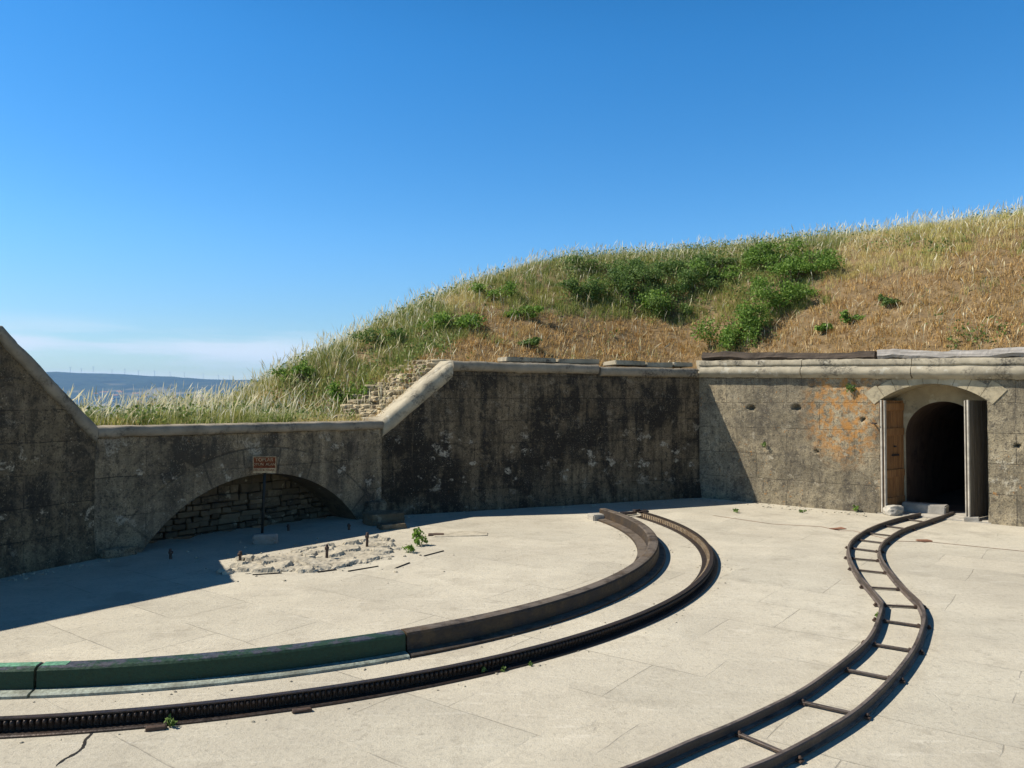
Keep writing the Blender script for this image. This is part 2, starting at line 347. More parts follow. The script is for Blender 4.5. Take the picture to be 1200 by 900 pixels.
M = dict(
    floor=mat_floor(),
    wall_l=mat_wall('weathered_wall_brown', (.24, .18, .105), (.038, .032, .024), (.50, .41, .28), .74, 1.5, 3.1, brown=(.26, .20, .13)),
    wall_a=mat_wall('weathered_arch_stone', (.32, .25, .155), (.052, .044, .033), (.52, .46, .35), .78, .9, 8.4, brown=(.30, .23, .15), ring=(2.90, -1.62, 2.71, 13), bw=(1.6, .62)),
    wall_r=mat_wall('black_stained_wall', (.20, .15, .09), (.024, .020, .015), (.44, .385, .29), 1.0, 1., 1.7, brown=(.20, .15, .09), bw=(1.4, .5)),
    wall_d=mat_wall('gateway_wall_stone', (.34, .285, .185), (.07, .06, .047), (.50, .45, .34), .52, .8, 5.2, orange=(3.5, 2.2, 1.0, 1.35), bw=(1.5, .6)),
    coping=mat_stone('coping_stone', (.25, .215, .16), (.05, .046, .04), .95, 2.2),
    coping_d=mat_stone('pale_coping_stone', (.33, .29, .21), (.055, .05, .042), .95, 2.4, pale=(.42, .39, .31)),
    surround=mat_stone('smooth_arch_render', (.36, .305, .20), (.09, .08, .06), .8, 2.4, pale=(.46, .41, .3)),
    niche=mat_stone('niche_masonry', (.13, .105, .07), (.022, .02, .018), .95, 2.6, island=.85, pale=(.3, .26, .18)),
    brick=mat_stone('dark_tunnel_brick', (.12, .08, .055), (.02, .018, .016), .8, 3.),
    rubble=mat_stone('rubble_stone', (.38, .32, .215), (.10, .085, .06), .65, 3.5, island=.9, pale=(.46, .41, .31)),
    rock=mat_stone('pale_rock', (.40, .37, .31), (.12, .11, .1), .5, 5),
    paving=mat_stone('broken_paving', (.42, .375, .285), (.12, .105, .08), .6, 5, pale=(.46, .42, .33)),
    block=mat_stone('grey_block_stone', (.30, .28, .24), (.08, .075, .07), .6, 4),
    iron=mat_iron('dark_iron', (.045, .038, .036), (.10, .06, .04), .5, .55, .35),
    rack=mat_iron('brown_black_iron', (.045, .036, .032), (.085, .055, .04), .5, .42, .4),
    rust=mat_iron('rusty_iron', (.048, .039, .033), (.13, .085, .042), .5, .6, .3, wear_top=(.20, .165, .13)),
    track=mat_iron('track_steel', (.062, .052, .046), (.125, .088, .064), .6, .5, .3, wear_top=(.22, .18, .15)),
    lug=mat_iron('tan_dusty_iron', (.30, .23, .15), (.2, .12, .06), .6, .7, .0),
    boltm=mat_iron('rusted_bolt_iron', (.075, .052, .042), (.13, .08, .05), .6, .7, .2),
    green=mat_iron('green_painted_iron', (.06, .068, .088), (.10, .085, .075), .4, .5, .2, paint=(.024, .054, .032)),
    greenpale=mat_iron('pale_green_flange_paint', (.30, .33, .27), (.12, .11, .08), .5, .6, .05),
    mint=mat_iron('mint_green_paint', (.13, .30, .19), (.10, .16, .10), .5, .5, .0),
    door=mat_wood('brown_door_wood', (.40, .20, .075), (.19, .09, .035), (7, 7, .6)),
    doorg=mat_wood('grey_door_wood', (.16, .14, .115), (.08, .07, .055), (7, 7, .6)),
    edge=mat_plain('pale_door_edge', (.42, .38, .31), .7, 0, .2),
    timber=mat_wood('dark_weathered_timber', (.10, .075, .055), (.035, .027, .02), (.6, .6, 8), 0),
    board=mat_wood('grey_weathered_board', (.42, .39, .35), (.2, .18, .155), (.5, .5, 9), 0),
    signred=mat_plain('sign_red_brown', (.17, .048, .018), .95, 0, .45, 12),
    signcream=mat_plain('sign_cream', (.44, .32, .18), .95, 0, .4, 20),
    post=mat_plain('sign_post_paint', (.018, .02, .018), .6),
    soil=mat_stone('dry_soil', (.19, .13, .065), (.07, .05, .028), .5, 3., pale=(.28, .21, .12)),
    strip=mat_plain('rusty_strip', (.20, .10, .06), .8, 0, .5, 3),
    black=mat_plain('dark_recess', (.02, .018, .016), .95),
    turb=mat_plain('turbine_white', (.75, .75, .75), .5, 0, .03),
    house=mat_plain('far_house_wall', (.8, .77, .7), .8, 0, .05), roof=mat_plain('far_house_roof', (.4, .2, .12), .8, 0, .1),
)

# ------------------------------------------------------------------ plan of the battery
A_ = np.array([-7.00, 10.49]); B_ = np.array([-6.393, 11.80]); C_ = np.array([-2.741, 16.184]); D_ = np.array([4.716, 19.352])
E_ = D_ + (np.array([9.8657, 14.8586]) - D_) / 6.835 * 12.5
L0 = A_ + np.array([-.60, -.80]) * 9.  # unseen run of the left wall, its direction chosen for its floor shadow
def unit(v): return v / np.linalg.norm(v)
def outn(a, b): t = unit(b - a); return np.array([t[1], -t[0]])      # towards the courtyard
SLOPE_R = 1.56

# courtyard floor
mb = MB(); nx, ny = 90, 90
xs = np.linspace(-16, 24, nx); ys = np.linspace(-14, 22, ny)
for y in ys:
    for x in xs: mb.vert((x, y, .012 * fbm(x * .35, y * .35, 2.) * min(1, max(0, (y - 1) / 4))*0 + 0))
# floor sheet is trimmed to the courtyard (kept half a metre under the walls)
poly = [L0 + np.array([-.5, .4]), A_, B_, C_, D_, E_]
def inside(p, grow):
    for a, b in zip([L0, A_, B_, C_, D_], [A_, B_, C_, D_, E_]):
        if (p - a) @ outn(a, b) < -grow: return False
    return True
for j in range(ny - 1):
    for i in range(nx - 1):
        if inside(np.array([(xs[i] + xs[i + 1]) / 2, (ys[j] + ys[j + 1]) / 2]), .95):
            a = j * nx + i; mb.face((a, a + 1, a + nx + 1, a + nx))
kind(mb.build('courtyard_floor', M['floor']), 'structure')

# ------------------------------------------------------------------ walls
def wall_grid(mb, uvl, a, b, us, zb, zt, nz, depth=0., amp=.014, seed=0., extra=None, bulge=True):
    t = unit(b - a); n = outn(a, b); base = len(mb.v)
    for u in us:
        z0, z1 = zb(u), zt(u)
        for j in range(nz + 1):
            z = z0 + (z1 - z0) * j / nz
            w = amp * fbm(u * 2.2 + seed, z * 2.2, seed, 5) + .4 * amp * fbm(u * 9, z * 9, seed + 5, 3)
            if bulge: w += max(0, .38 - z) * (.10 + .14 * fbm(u * 1.3, seed, 1.))
            if extra: w += extra(u, z)
            p = a + t * u + n * (w - depth)
            mb.vert((p[0], p[1], z)); uvl.append((u, z))
    for i in range(len(us) - 1):
        for j in range(nz):
            k = base + i * (nz + 1) + j; mb.face((k, k + nz + 1, k + nz + 2, k + 1), True)
def span(a, b, step): n = max(2, int(abs(b - a) / step) + 1); return np.linspace(a, b, n)
def strip3(mb, uvl, pts0, pts1, n):
    base = len(mb.v)
    for p, q in zip(pts0, pts1):
        p = np.array(p); q = np.array(q)
        for j in range(n + 1):
            w = p + (q - p) * j / n; d = .008 * fbm(w[0] * 5, w[1] * 5, w[2] * 5, 4)
            mb.vert(w + d); uvl.append((w[0] + w[1], w[2]))
    for i in range(len(pts0) - 1):
        for j in range(n): k = base + i * (n + 1) + j; mb.face((k, k + 1, k + n + 2, k + n + 1), True)
def backing(mb, uvl, a, b, zt, th=.55, u0=0., u1=None):
    t = unit(b - a); n = outn(a, b); L = np.linalg.norm(b - a) if u1 is None else u1
    us = span(u0, L, 1.)
    base = len(mb.v)
    for u in us:
        p = a + t * u - n * th
        for z in (-.3, zt(u) - .02): mb.vert((p[0], p[1], z)); uvl.append((u, z))
        p = a + t * u - n * .02
        mb.vert((p[0], p[1], zt(u) - .02)); uvl.append((u, zt(u)))
    for i in range(len(us) - 1):
        k = base + 3 * i; mb.face((k, k + 1, k + 4, k + 3)); mb.face((k + 1, k + 2, k + 5, k + 4))

def coping(name, mat, parent, path, prof, seed=0., ends=None, step=.06, jitter=.011):
    """path: list of (x,y,ztop); prof: (o towards courtyard, z below top)"""
    P = [np.array(p, float) for p in path]; pts = []; fr = []
    ns = [outn(P[i][:2], P[i + 1][:2]) for i in range(len(P) - 1)]
    sl = [1 / math.cos(math.atan2(P[i + 1][2] - P[i][2], np.linalg.norm(P[i + 1][:2] - P[i][:2]))) for i in range(len(P) - 1)]
    def mit(n1, n2): m = unit(n1 + n2); return m / (m @ n1)
    for i in range(len(P) - 1):
        L = np.linalg.norm(P[i + 1] - P[i]); k = max(2, int(L / step))
        for j in range(k + (1 if i == len(P) - 2 else 0)):
            s = j / k; p = P[i] + (P[i + 1] - P[i]) * s
            n = ns[i]; z = sl[i]
            if j == 0 and i > 0: n = mit(ns[i - 1], ns[i]); z = (sl[i - 1] + sl[i]) / 2
            if ends and i == 0 and j == 0 and ends[0] is not None: n = mit(ends[0], ns[0])
            if ends and i == len(P) - 2 and j == k and ends[1] is not None: n = mit(ns[-1], ends[1])
            pts.append(p); fr.append((n[0], n[1], z))
    mb = MB(); mb.sweep(pts, fr, prof)
    mb.v = [(x + jitter * fbm(x * 3, y * 3, z * 3 + seed, 4), y + jitter * fbm(y * 3 + 7, x * 3, z * 3 + seed, 4), z + jitter * .9 * fbm(x * 2.5, z * 2.5 + 3, y * 2.5 + seed, 4) + .7 * jitter * fbm(x * 11, z * 11, y * 11, 3) - .05 * max(0, fbm(x * 3.7, y * 3.7, z * 4 + seed, 3) - .42)) for x, y, z in mb.v]
    return fix_normals(mb.build(name, mat, parent))
def bull(dep, out, h, n=7):
    pr = [(-dep, 0)]; r = h / 2
    for k in range(n + 1):
        a = math.pi / 2 - math.pi * k / n; pr.append((out - r * .75 + r * .75 * math.cos(a), -r + r * math.sin(a)))
    pr.append((-dep, -h)); return pr

nLA, nAB, nBC, nCD, nDE = outn(L0, A_), outn(A_, B_), outn(B_, C_), outn(C_, D_), outn(D_, E_)
# --- left wall with the sloping top
ZH, ZL = 3.44, 2.02
lw = thing('parapet_wall', 'dark stained stone parapet with coping sloping down at left edge, beside the arched niche', 'wall', (A_[0], A_[1], 0))
mb = MB(); uvl = []
LAB = np.linalg.norm(B_ - A_); LLA = np.linalg.norm(A_ - L0)
wall_grid(mb, uvl, L0, A_, span(0, LLA, .18), lambda u: -.12, lambda u: ZH - .06, 22, seed=1.)
k0 = len(mb.v); wall_grid(mb, uvl, A_, B_, span(0, LAB, .05), lambda u: -.12, lambda u: ZH - .06 + (ZL - ZH) * u / LAB, 60, seed=1.)
for i in range(k0, len(uvl)): uvl[i] = (uvl[i][0] + LLA, uvl[i][1])
backing(mb, uvl, L0, A_, lambda u: ZH - .05); backing(mb, uvl, A_, B_, lambda u: ZH - .08 + (ZL - ZH) * u / LAB)
mb.build('wall_face', M['wall_l'], lw, uv=uvl)
coping('coping', M['coping'], lw, [(*L0, ZH), (*A_, ZH), (*B_, ZL)], bull(.62, .09, .17), 1., ends=(None, nBC))
# --- arched wall
aw = thing('arched_wall', 'low grey stone wall with a wide segmental arched niche behind the small sign', 'wall', (*((B_ + C_) / 2), 0))
LBC = np.linalg.norm(C_ - B_); UC, ZC, RA = 2.90, -1.62, 2.71
zarc = lambda u: ZC + math.sqrt(max(0, RA ** 2 - (u - UC) ** 2))
hw = math.sqrt(RA ** 2 - (ZC + .12) ** 2); UA0, UA1 = UC - hw, UC + hw
mb = MB(); uvl = []
wall_grid(mb, uvl, B_, C_, span(0, UA0, .05), lambda u: -.12, lambda u: ZL - .06, 40, seed=2., bulge=False)
wall_grid(mb, uvl, B_, C_, span(UA0, UA1, .05), zarc, lambda u: ZL - .06, 40, seed=2., bulge=False)
wall_grid(mb, uvl, B_, C_, span(UA1, LBC, .05), lambda u: -.12, lambda u: ZL - .06, 40, seed=2., bulge=False)
backing(mb, uvl, B_, C_, lambda u: ZL - .05, 1.25)
mb.build('wall_face', M['wall_a'], aw, uv=uvl)
tBC = unit(C_ - B_)
def onw(u, d, z): p = B_ + tBC * u - nBC * d; return (p[0], p[1], z)
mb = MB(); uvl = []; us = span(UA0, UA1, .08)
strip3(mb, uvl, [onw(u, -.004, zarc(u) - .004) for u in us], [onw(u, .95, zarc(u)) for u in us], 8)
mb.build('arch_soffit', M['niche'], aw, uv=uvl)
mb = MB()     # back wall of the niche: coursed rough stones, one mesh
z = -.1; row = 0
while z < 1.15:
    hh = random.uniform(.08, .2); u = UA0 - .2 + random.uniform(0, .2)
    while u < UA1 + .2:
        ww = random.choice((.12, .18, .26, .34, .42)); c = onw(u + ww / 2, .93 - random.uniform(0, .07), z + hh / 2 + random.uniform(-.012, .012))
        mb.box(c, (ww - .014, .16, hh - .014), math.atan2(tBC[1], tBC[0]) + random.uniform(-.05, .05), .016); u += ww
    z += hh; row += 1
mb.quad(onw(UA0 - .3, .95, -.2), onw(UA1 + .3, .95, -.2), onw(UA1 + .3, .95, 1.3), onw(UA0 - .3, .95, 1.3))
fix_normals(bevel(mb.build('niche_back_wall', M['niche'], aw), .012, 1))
coping('coping', M['coping'], aw, [(*B_, ZL), (*C_, ZL - .02)], bull(.62, .09, .17), 2., ends=(nAB, nCD))
for i, (u, w, h, dd) in enumerate(((.34, .5, .20, .22), (5.47, .46, .42, .30))):
    c = onw(u, -.06, h / 2 - .07); rock_mesh(c, (w, dd, h), 3 + i, .22, 4, math.atan2(tBC[1], tBC[0]), .75).build('pier_base', M['wall_a'], aw, uv=[(v[0], v[2]) for v in rock_mesh(c, (w, dd, h), 3 + i, .22, 4, 0, .75).v])
# --- right wall
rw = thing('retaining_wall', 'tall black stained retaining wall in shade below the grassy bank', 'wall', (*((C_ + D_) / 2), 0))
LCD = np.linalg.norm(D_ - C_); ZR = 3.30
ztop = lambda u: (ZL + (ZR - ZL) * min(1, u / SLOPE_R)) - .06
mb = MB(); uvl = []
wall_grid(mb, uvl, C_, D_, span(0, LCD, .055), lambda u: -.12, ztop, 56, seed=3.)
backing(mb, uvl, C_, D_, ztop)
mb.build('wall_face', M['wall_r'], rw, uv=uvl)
tCD = unit(D_ - C_); SL = C_ + tCD * SLOPE_R
def onr(u, d, z): p = C_ + tCD * u - nCD * d; return (p[0], p[1], z)
pr = [(-.95, .02)] + bull(.95, .09, .24)[1:]
BRK = C_ + tCD * 5.18
coping('coping', M['coping_d'], rw, [(*C_, ZL), (*SL, ZR)], [(-1.0, .03)] + bull(1.0, .07, .30, 9)[1:], 3., ends=(nBC, None))
coping('coping', M['coping'], rw, [(*(SL), ZR), (*BRK, ZR - .02)], bull(.75, .09, .22), 4.)
coping('coping', M['coping'], rw, [(*(BRK + tCD * .05), ZR - .06), (*D_, ZR - .06)], bull(.75, .10, .22), 5., ends=(None, nDE))
for i, (u0, u1, dz) in enumerate(((2.9, 4.15, .0), (4.2, 5.3, -.03), (5.75, 6.6, -.03), (6.64, 7.4, -.05), (7.42, 8.0, -.04))):
    p = (np.array(onr(u0, .42, 0)) + np.array(onr(u1, .42, 0))) / 2
    m_ = MB(); m_.box((p[0], p[1], ZR + .075 + dz), (u1 - u0, .62, .11), math.atan2(tCD[1], tCD[0]) + random.uniform(-.02, .02), .012, random.uniform(-.05, .03))
    bevel(m_.build('cap_slab', M['coping_d'], rw), .015)
# --- gateway wall
gw = thing('gateway_wall', 'sunlit lichen spotted stone wall with arched doorway and heavy roll coping', 'wall', (*D_, 0))
LDE = np.linalg.norm(E_ - D_); tDE = unit(E_ - D_)
ZD0, ZD1 = 3.44, 3.26
zd = lambda u: ZD0 + (ZD1 - ZD0) * min(1, u / 6.85)
U0, U1, ZS = 4.25, 6.25, 2.43; UM = (U0 + U1) / 2; rise = .34; RD = (1 + rise ** 2) / (2 * rise); zdc = ZS + rise - RD
zdoor = lambda u: zdc + math.sqrt(max(0, RD ** 2 - (u - UM) ** 2))
holes = [(1.36, 2.257, .075, .05), (2.45, 2.262, .085, .055), (3.9, 2.02, .035, .03), (6.75, 1.55, .04, .04), (2.9, 1.28, .03, .03)]
def hole(u, z):
    w = 0
    for hu, hz, ru, rz_ in holes:
        e = ((u - hu) / ru) ** 2 + ((z - hz) / rz_) ** 2
        if e < 1.6: w -= .16 * max(0, min(1, (1.5 - e) * 1.8))
    if abs(u - 3.3) < .55: w -= .03 * math.exp(-((z - 2.74 - .01 * math.sin(u * 9)) / .018) ** 2)
    return w
zw = lambda u: zd(u) - .40
mb = MB(); uvl = []
wall_grid(mb, uvl, D_, E_, span(0, U0, .04), lambda u: -.12, zw, 84, seed=4., extra=hole)
wall_grid(mb, uvl, D_, E_, span(U0, U1, .05), zdoor, zw, 20, seed=4., bulge=False)
wall_grid(mb, uvl, D_, E_, span(U1, 8.2, .05), lambda u: -.12, zw, 66, seed=4., extra=hole)
wall_grid(mb, uvl, D_, E_, span(8.2, LDE, .2), lambda u: -.12, zw, 20, seed=4.)
backing(mb, uvl, D_, E_, lambda u: zd(u) - .05, .6, 0, U0); backing(mb, uvl, D_, E_, lambda u: zd(u) - .05, .6, U1, LDE)
mb.build('wall_face', M['wall_d'], gw, uv=uvl)
def ond(u, d, z): p = D_ + tDE * u - nDE * d; return (p[0], p[1], z)
DREV = 1.0
mb = MB(); uvl = []; us = span(U0, U1, .06)
prof = [(U0, -.1), (U0, 1.2)] + [(u, zdoor(u)) for u in us] + [(U1, 1.2), (U1, -.1)]
strip3(mb, uvl, [ond(u, -.003, z) for u, z in prof], [ond(u, DREV, z) for u, z in prof], 8)
mb.build('door_reveal', M['surround'], gw, uv=uvl)
# arch ring of smooth voussoirs, a little proud of the face
mb = MB(); nv = 9; a0 = math.asin(1 / RD)
for k in range(nv):
    t0 = -a0 * 1.12 + 2.24 * a0 * k / nv; t1 = -a0 * 1.12 + 2.24 * a0 * (k + 1) / nv - .005
    for q in range(3):
        ta, tb = t0 + (t1 - t0) * q / 3, t0 + (t1 - t0) * (q + 1) / 3
        rr = (RD + .004, RD + .26 + (.12 if k == nv - 1 else .05 if k == 0 else 0))
        pts = [(UM + r_ * math.sin(t_), zdc + r_ * math.cos(t_)) for r_, t_ in ((rr[0], ta), (rr[0], tb), (rr[1], tb), (rr[1], ta))]
        pts = [(u, min(z, zw(u) - .005)) for u, z in pts]
        i = len(mb.v)
        for d in (-.016, .12):
            for u, z in pts: mb.vert(ond(u, d, z))
        for f in ((0, 1, 2, 3), (7, 6, 5, 4), (0, 4, 5, 1), (2, 6, 7, 3)): mb.face([i + j for j in f])
        if q == 0: mb.face([i + j for j in (0, 3, 7, 4)])
        if q == 2: mb.face([i + j for j in (1, 5, 6, 2)])
fix_normals(mb.build('arch_ring', M['surround'], gw))
# inner wall with the round passage arch
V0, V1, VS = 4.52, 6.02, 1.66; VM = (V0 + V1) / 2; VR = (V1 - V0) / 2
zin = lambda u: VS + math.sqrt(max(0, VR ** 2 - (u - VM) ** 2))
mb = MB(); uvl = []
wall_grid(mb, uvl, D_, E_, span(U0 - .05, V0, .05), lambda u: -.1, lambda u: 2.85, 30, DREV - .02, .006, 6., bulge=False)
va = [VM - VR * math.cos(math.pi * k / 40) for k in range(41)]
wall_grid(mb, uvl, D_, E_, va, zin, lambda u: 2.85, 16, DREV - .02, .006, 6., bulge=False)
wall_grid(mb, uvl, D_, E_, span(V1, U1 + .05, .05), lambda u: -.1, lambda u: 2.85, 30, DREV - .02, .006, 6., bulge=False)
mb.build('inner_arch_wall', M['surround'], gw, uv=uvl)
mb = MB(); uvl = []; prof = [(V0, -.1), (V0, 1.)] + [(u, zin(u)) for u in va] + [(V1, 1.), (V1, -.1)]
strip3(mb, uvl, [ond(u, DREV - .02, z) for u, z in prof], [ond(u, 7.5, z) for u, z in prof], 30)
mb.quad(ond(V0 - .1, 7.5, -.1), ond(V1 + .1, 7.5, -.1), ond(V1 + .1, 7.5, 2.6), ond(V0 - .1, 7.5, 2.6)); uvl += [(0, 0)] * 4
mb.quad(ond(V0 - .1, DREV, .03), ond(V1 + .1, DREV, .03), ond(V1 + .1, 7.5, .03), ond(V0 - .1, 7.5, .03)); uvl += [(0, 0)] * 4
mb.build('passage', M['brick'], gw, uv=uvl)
mb = MB(); q = [ond(U0 - .05, -.05, .02), ond(U1 + .05, -.05, .02), ond(U1 + .05, DREV + .1, .045), ond(U0 - .05, DREV + .1, .045)]
mb.quad(*q); mb.quad(ond(U0 - .05, -.05, -.05), ond(U1 + .05, -.05, -.05), ond(U1 + .05, -.05, .02), ond(U0 - .05, -.05, .02))
mb.build('door_sill', M['rock'], gw)
PD = [(-.75, .06), (-.02, .0), (.06, -.012), (.068, -.02), (.07, -.10), (.068, -.135), (.045, -.14), (.04, -.16), (.08, -.168), (.13, -.185), (.165, -.22), (.178, -.27), (.165, -.325), (.13, -.365), (.06, -.395), (.05, -.42), (-.75, -.42)]
for i, (a, b) in enumerate(((0, 2.6), (2.62, 4.9), (4.92, 7.0), (7.02, 9.6), (9.62, LDE))):
    pa, pb = D_ + tDE * a, D_ + tDE * b
    coping('coping', M['coping_d'], gw, [(*pa, zd(a)), (*pb, zd(b))], PD, 7. + i, ends=(nCD if i == 0 else None, None))
# door leaves: hinge on the inner side of the reveal, free edge towards the yard
def leaf(u_h, d_h, u_f, d_f, mat, side):
    ph = np.array(ond(u_h, d_h, 0)); pf = np.array(ond(u_f, d_f, 0)); t = (pf - ph)[:2]; Lf = np.linalg.norm(t); t /= Lf
    nrm = np.array([t[1], -t[0]]) * side; rz = math.atan2(t[1], t[0])
    H_ = 2.38; z0 = .05
    mb = MB()
    def bxp(s0, s1, z_0, z_1, o0, o1):
        c = ph[:2] + t * (s0 + s1) / 2 + nrm * (o0 + o1) / 2
        mb.box((c[0], c[1], (z_0 + z_1) / 2), (s1 - s0, abs(o1 - o0), z_1 - z_0), rz, .002)
    for k in range(6): bxp(Lf * k / 6 + .003, Lf * (k + 1) / 6 - .003, z0, z0 + H_, -.022, .022)
    d = bevel(mb.build('door', mat, gw), .003, 1)
    for z in (.12, .72, 1.62, 2.16):
        mb = MB(); bxp(.03, Lf - .03, z0 + z, z0 + z + .16, .024, .052); bevel(mb.build('batten', mat, d), .004, 1)
    mb = MB(); bxp(Lf + .001, Lf + .05, z0 - .005, z0 + H_ + .01, -.024, .010); bevel(mb.build('edge_strip', M['edge'], d), .004, 1)
    mb = MB(); bxp(Lf - .05, Lf + .035, z0 - .005, z0 + H_, .046, .068); bevel(mb.build('edge_strip', M['edge'], d), .004, 1)
    mb = MB(); bxp(.30, .62, z0 + 1.17, z0 + 1.21, .024, .05); mb.build('bolt', M['iron'], d)
    mb = MB(); mb.tube((*(ph[:2] + t * .5 + nrm * .02), z0 + 1.38), (*(ph[:2] + t * .5 + nrm * .075), z0 + 1.38), .02, n=8)
    mb.build('latch', M['iron'], d)
    return d
leaf(U0 + .21, .96, U0 + .06, -.03, M['door'], -1)
leaf(U1 - .08, .98, U1 - .34, .07, M['doorg'], 1)
mb = MB(); p = ond(U0 - .12, -.0, 1.94); q = ond(U0 - .12, -.12, 1.94); mb.tube(p, q, .018, n=8); q2 = ond(U0 - .02, -.12, 1.94); mb.tube(q, q2, .015, n=8)
mb.build('hinge_pin', M['iron'], gw)

# ------------------------------------------------------------------ the bank behind the walls
def tps(pts):
    pts = np.array(pts, float); X = pts[:, :2]; n = len(X)
    K = lambda d2: np.where(d2 > 0, .5 * d2 * np.log(np.maximum(d2, 1e-12)), 0)
    d2 = ((X[:, None] - X[None]) ** 2).sum(-1); Pm = np.c_[np.ones(n), X]
    Am = np.block([[K(d2) + np.eye(n) * .02, Pm], [Pm.T, np.zeros((3, 3))]])
    s = np.linalg.solve(Am, np.r_[pts[:, 2], 0, 0, 0])
    def f(q):
        q = np.atleast_2d(q); o = np.empty(len(q))
        for i in range(0, len(q), 20000):
            qq = q[i:i + 20000]; d = ((qq[:, None] - X[None]) ** 2).sum(-1); o[i:i + 20000] = K(d) @ s[:n] + np.c_[np.ones(len(qq)), qq] @ s[n:]
        return o
    return f
CT = []
def cpt(p, z): CT.append((p[0], p[1], z))
for u in np.linspace(-1, 12, 6): cpt(A_ + (L0 - A_) / LLA * u - nLA * .6, 1.9)
for u in (0, 1.4, 2.9, 4.3, 5.7): cpt(B_ + tBC * u - nBC * .55, 1.93); cpt(B_ + tBC * u - nBC * 3.0, 1.98 + .05 * max(0, u - 3))
for u in (0, 1.4, 2.9): cpt(B_ + tBC * u - nBC * 7, 1.0)
for u in (1.8, 3.5, 5.2, 6.8, 8.1): cpt(C_ + tCD * u - nCD * .9, 3.26)
cpt(C_ + tCD * .2 - nCD * 1.1, 2.1); cpt(C_ + tCD * .9 - nCD * 1.1, 2.85)
for u in (1, 2.5, 4, 6, 8, 10, 12): cpt(D_ + tDE * u - nDE * .75, zd(u) + .0)
for x, y, Y in ((350, 436, 19.5), (400, 408, 21), (450, 381, 22), (500, 357, 23.2), (560, 333, 24.5), (610, 316, 25.3), (660, 305, 26), (730, 302, 26.6), (800, 298, 27), (900, 290, 26.5), (1000, 281, 25.5), (1100, 270, 24.5), (1200, 256, 23.5), (1300, 246, 22.5), (1450, 220, 21)):
    p = AT(x, y, Y); CT.append(tuple(p)); d = unit(p[:2]); CT.append((*(p[:2] + d * 6), p[2] - 1.6)); CT.append((*(p[:2] + d * 14), p[2] - 6))
for x, y, Y in ((300, 470, 19), (250, 478, 19.5), (200, 483, 20), (150, 485, 19)): CT.append(tuple(AT(x, y, Y)))
for x, Y in ((60, 26), (180, 28), (300, 29)): p = AT(x, 520, Y); CT.append((p[0], p[1], -.8))
# mid slope slight hollow
for x, y, Y in ((700, 365, 22.3), (900, 350, 21.2), (1050, 335, 19.4), (560, 385, 20.2)): CT.append(tuple(AT(x, y, Y)))
hgt = tps(CT)
def terr(q):
    q = np.atleast_2d(q); z = hgt(q)
    return z
# mesh as a fan behind the wall line
line = []
def addl(a, b, na, nb, n, th):
    for k in range(n):
        s = k / n; line.append((a + (b - a) * s, -(unit(na * (1 - s) + nb * s)), th))
mid = lambda a, b: unit(a + b)
cBL, cB, cC, cD = mid(nLA, nAB), mid(nAB, nBC), mid(nBC, nCD), mid(nCD, nDE)
addl(L0, A_, nLA, cBL, 14, .5); addl(A_, B_, cBL, cB, 8, .45); addl(B_, C_, cB, cC, 30, .5); addl(C_, D_, cC, cD, 48, .6); addl(D_, E_, cD, nDE, 60, .6)
line.append((E_, -nDE, .6))
ds = np.r_[0, np.linspace(.25, 3, 12), np.linspace(3.4, 12, 24), np.linspace(13, 30, 14)]
Vx = np.array([[p + n * (th + d) for d in ds] for p, n, th in line])
flat = Vx.reshape(-1, 2); Z = terr(flat)
dd = np.tile(ds, len(line))
Z += np.array([.09 * fbm(x * .9, y * .9, 0, 4) for x, y in flat]) * np.clip(dd, 0, 1)
Z -= np.clip(dd - 17, 0, 30) ** 1.35 * .35
mb = MB(); mb.v = [(x, y, z) for (x, y), z in zip(flat, Z)]; nd = len(ds)
for i in range(len(line) - 1):
    for j in range(nd - 1): a = i * nd + j; mb.face((a, a + nd, a + nd + 1, a + 1), True)
kind(fix_normals(mb.build('grassy_bank', M['soil'])), 'structure')
bank = np.array(mb.v).reshape(len(line), nd, 3)

# far country: the land falls away to a plain, hills beyond
def mat_land():
    t = NT('far_land'); a = t.noise(.0016, 8, .6); b = t.noise(.012, 6, .65)
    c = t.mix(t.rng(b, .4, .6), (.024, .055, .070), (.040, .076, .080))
    fld = t.math('MULTIPLY', t.rng(t.noise(.0032, 5, .6, sc=(1, 1, 3)), .52, .60), t.rng(t.sep(t.P)[2], 150, 50))
    c = t.mix(t.math('MULTIPLY', fld, .8), c, (.26, .24, .19)); return t.fin(c, 1.)
M['land'] = mat_land()
mb = MB(); ny, nx = 70, 110
yy = np.r_[np.linspace(-400, 60, 8), np.geomspace(75, 900, 14), np.linspace(1000, 9000, ny - 22)]; xx = np.linspace(-9000, 9000, nx)
for y in yy:
    for x in xx:
        r = math.hypot(x, y - 12)
        z = -3 - 62 * min(1, max(0, (r - 45) / 700)) ** .8 if r > 45 else -4
        k = min(1, max(0, (y - 3300) / 2200)); k = k * k * (3 - 2 * k)
        xr = x + 2400
        crest = 246 + 18 * math.sin(x / 900.) - .018 * xr + 26 * fbm(x / 900, y / 900, 3.)
        z += k * crest + 25 * k * fbm(x / 350, y / 350, 9.)
        mb.vert((x * (1 if y > 800 else max(.04, y / 800 if y > 32 else .04) if False else 1), y, z))
for j in range(len(yy) - 1):
    for i in range(nx - 1): a = j * nx + i; mb.face((a, a + 1, a + nx + 1, a + nx), True)
kind(mb.build('hills', M['land']), 'structure')
def land_z(x, y):
    k = min(1, max(0, (y - 3300) / 2200)); k = k * k * (3 - 2 * k)
    return -65 + k * (246 + 18 * math.sin(x / 900.) - .018 * (x + 2400) + 26 * fbm(x / 900, y / 900, 3.)) + 25 * k * fbm(x / 350, y / 350, 9.)

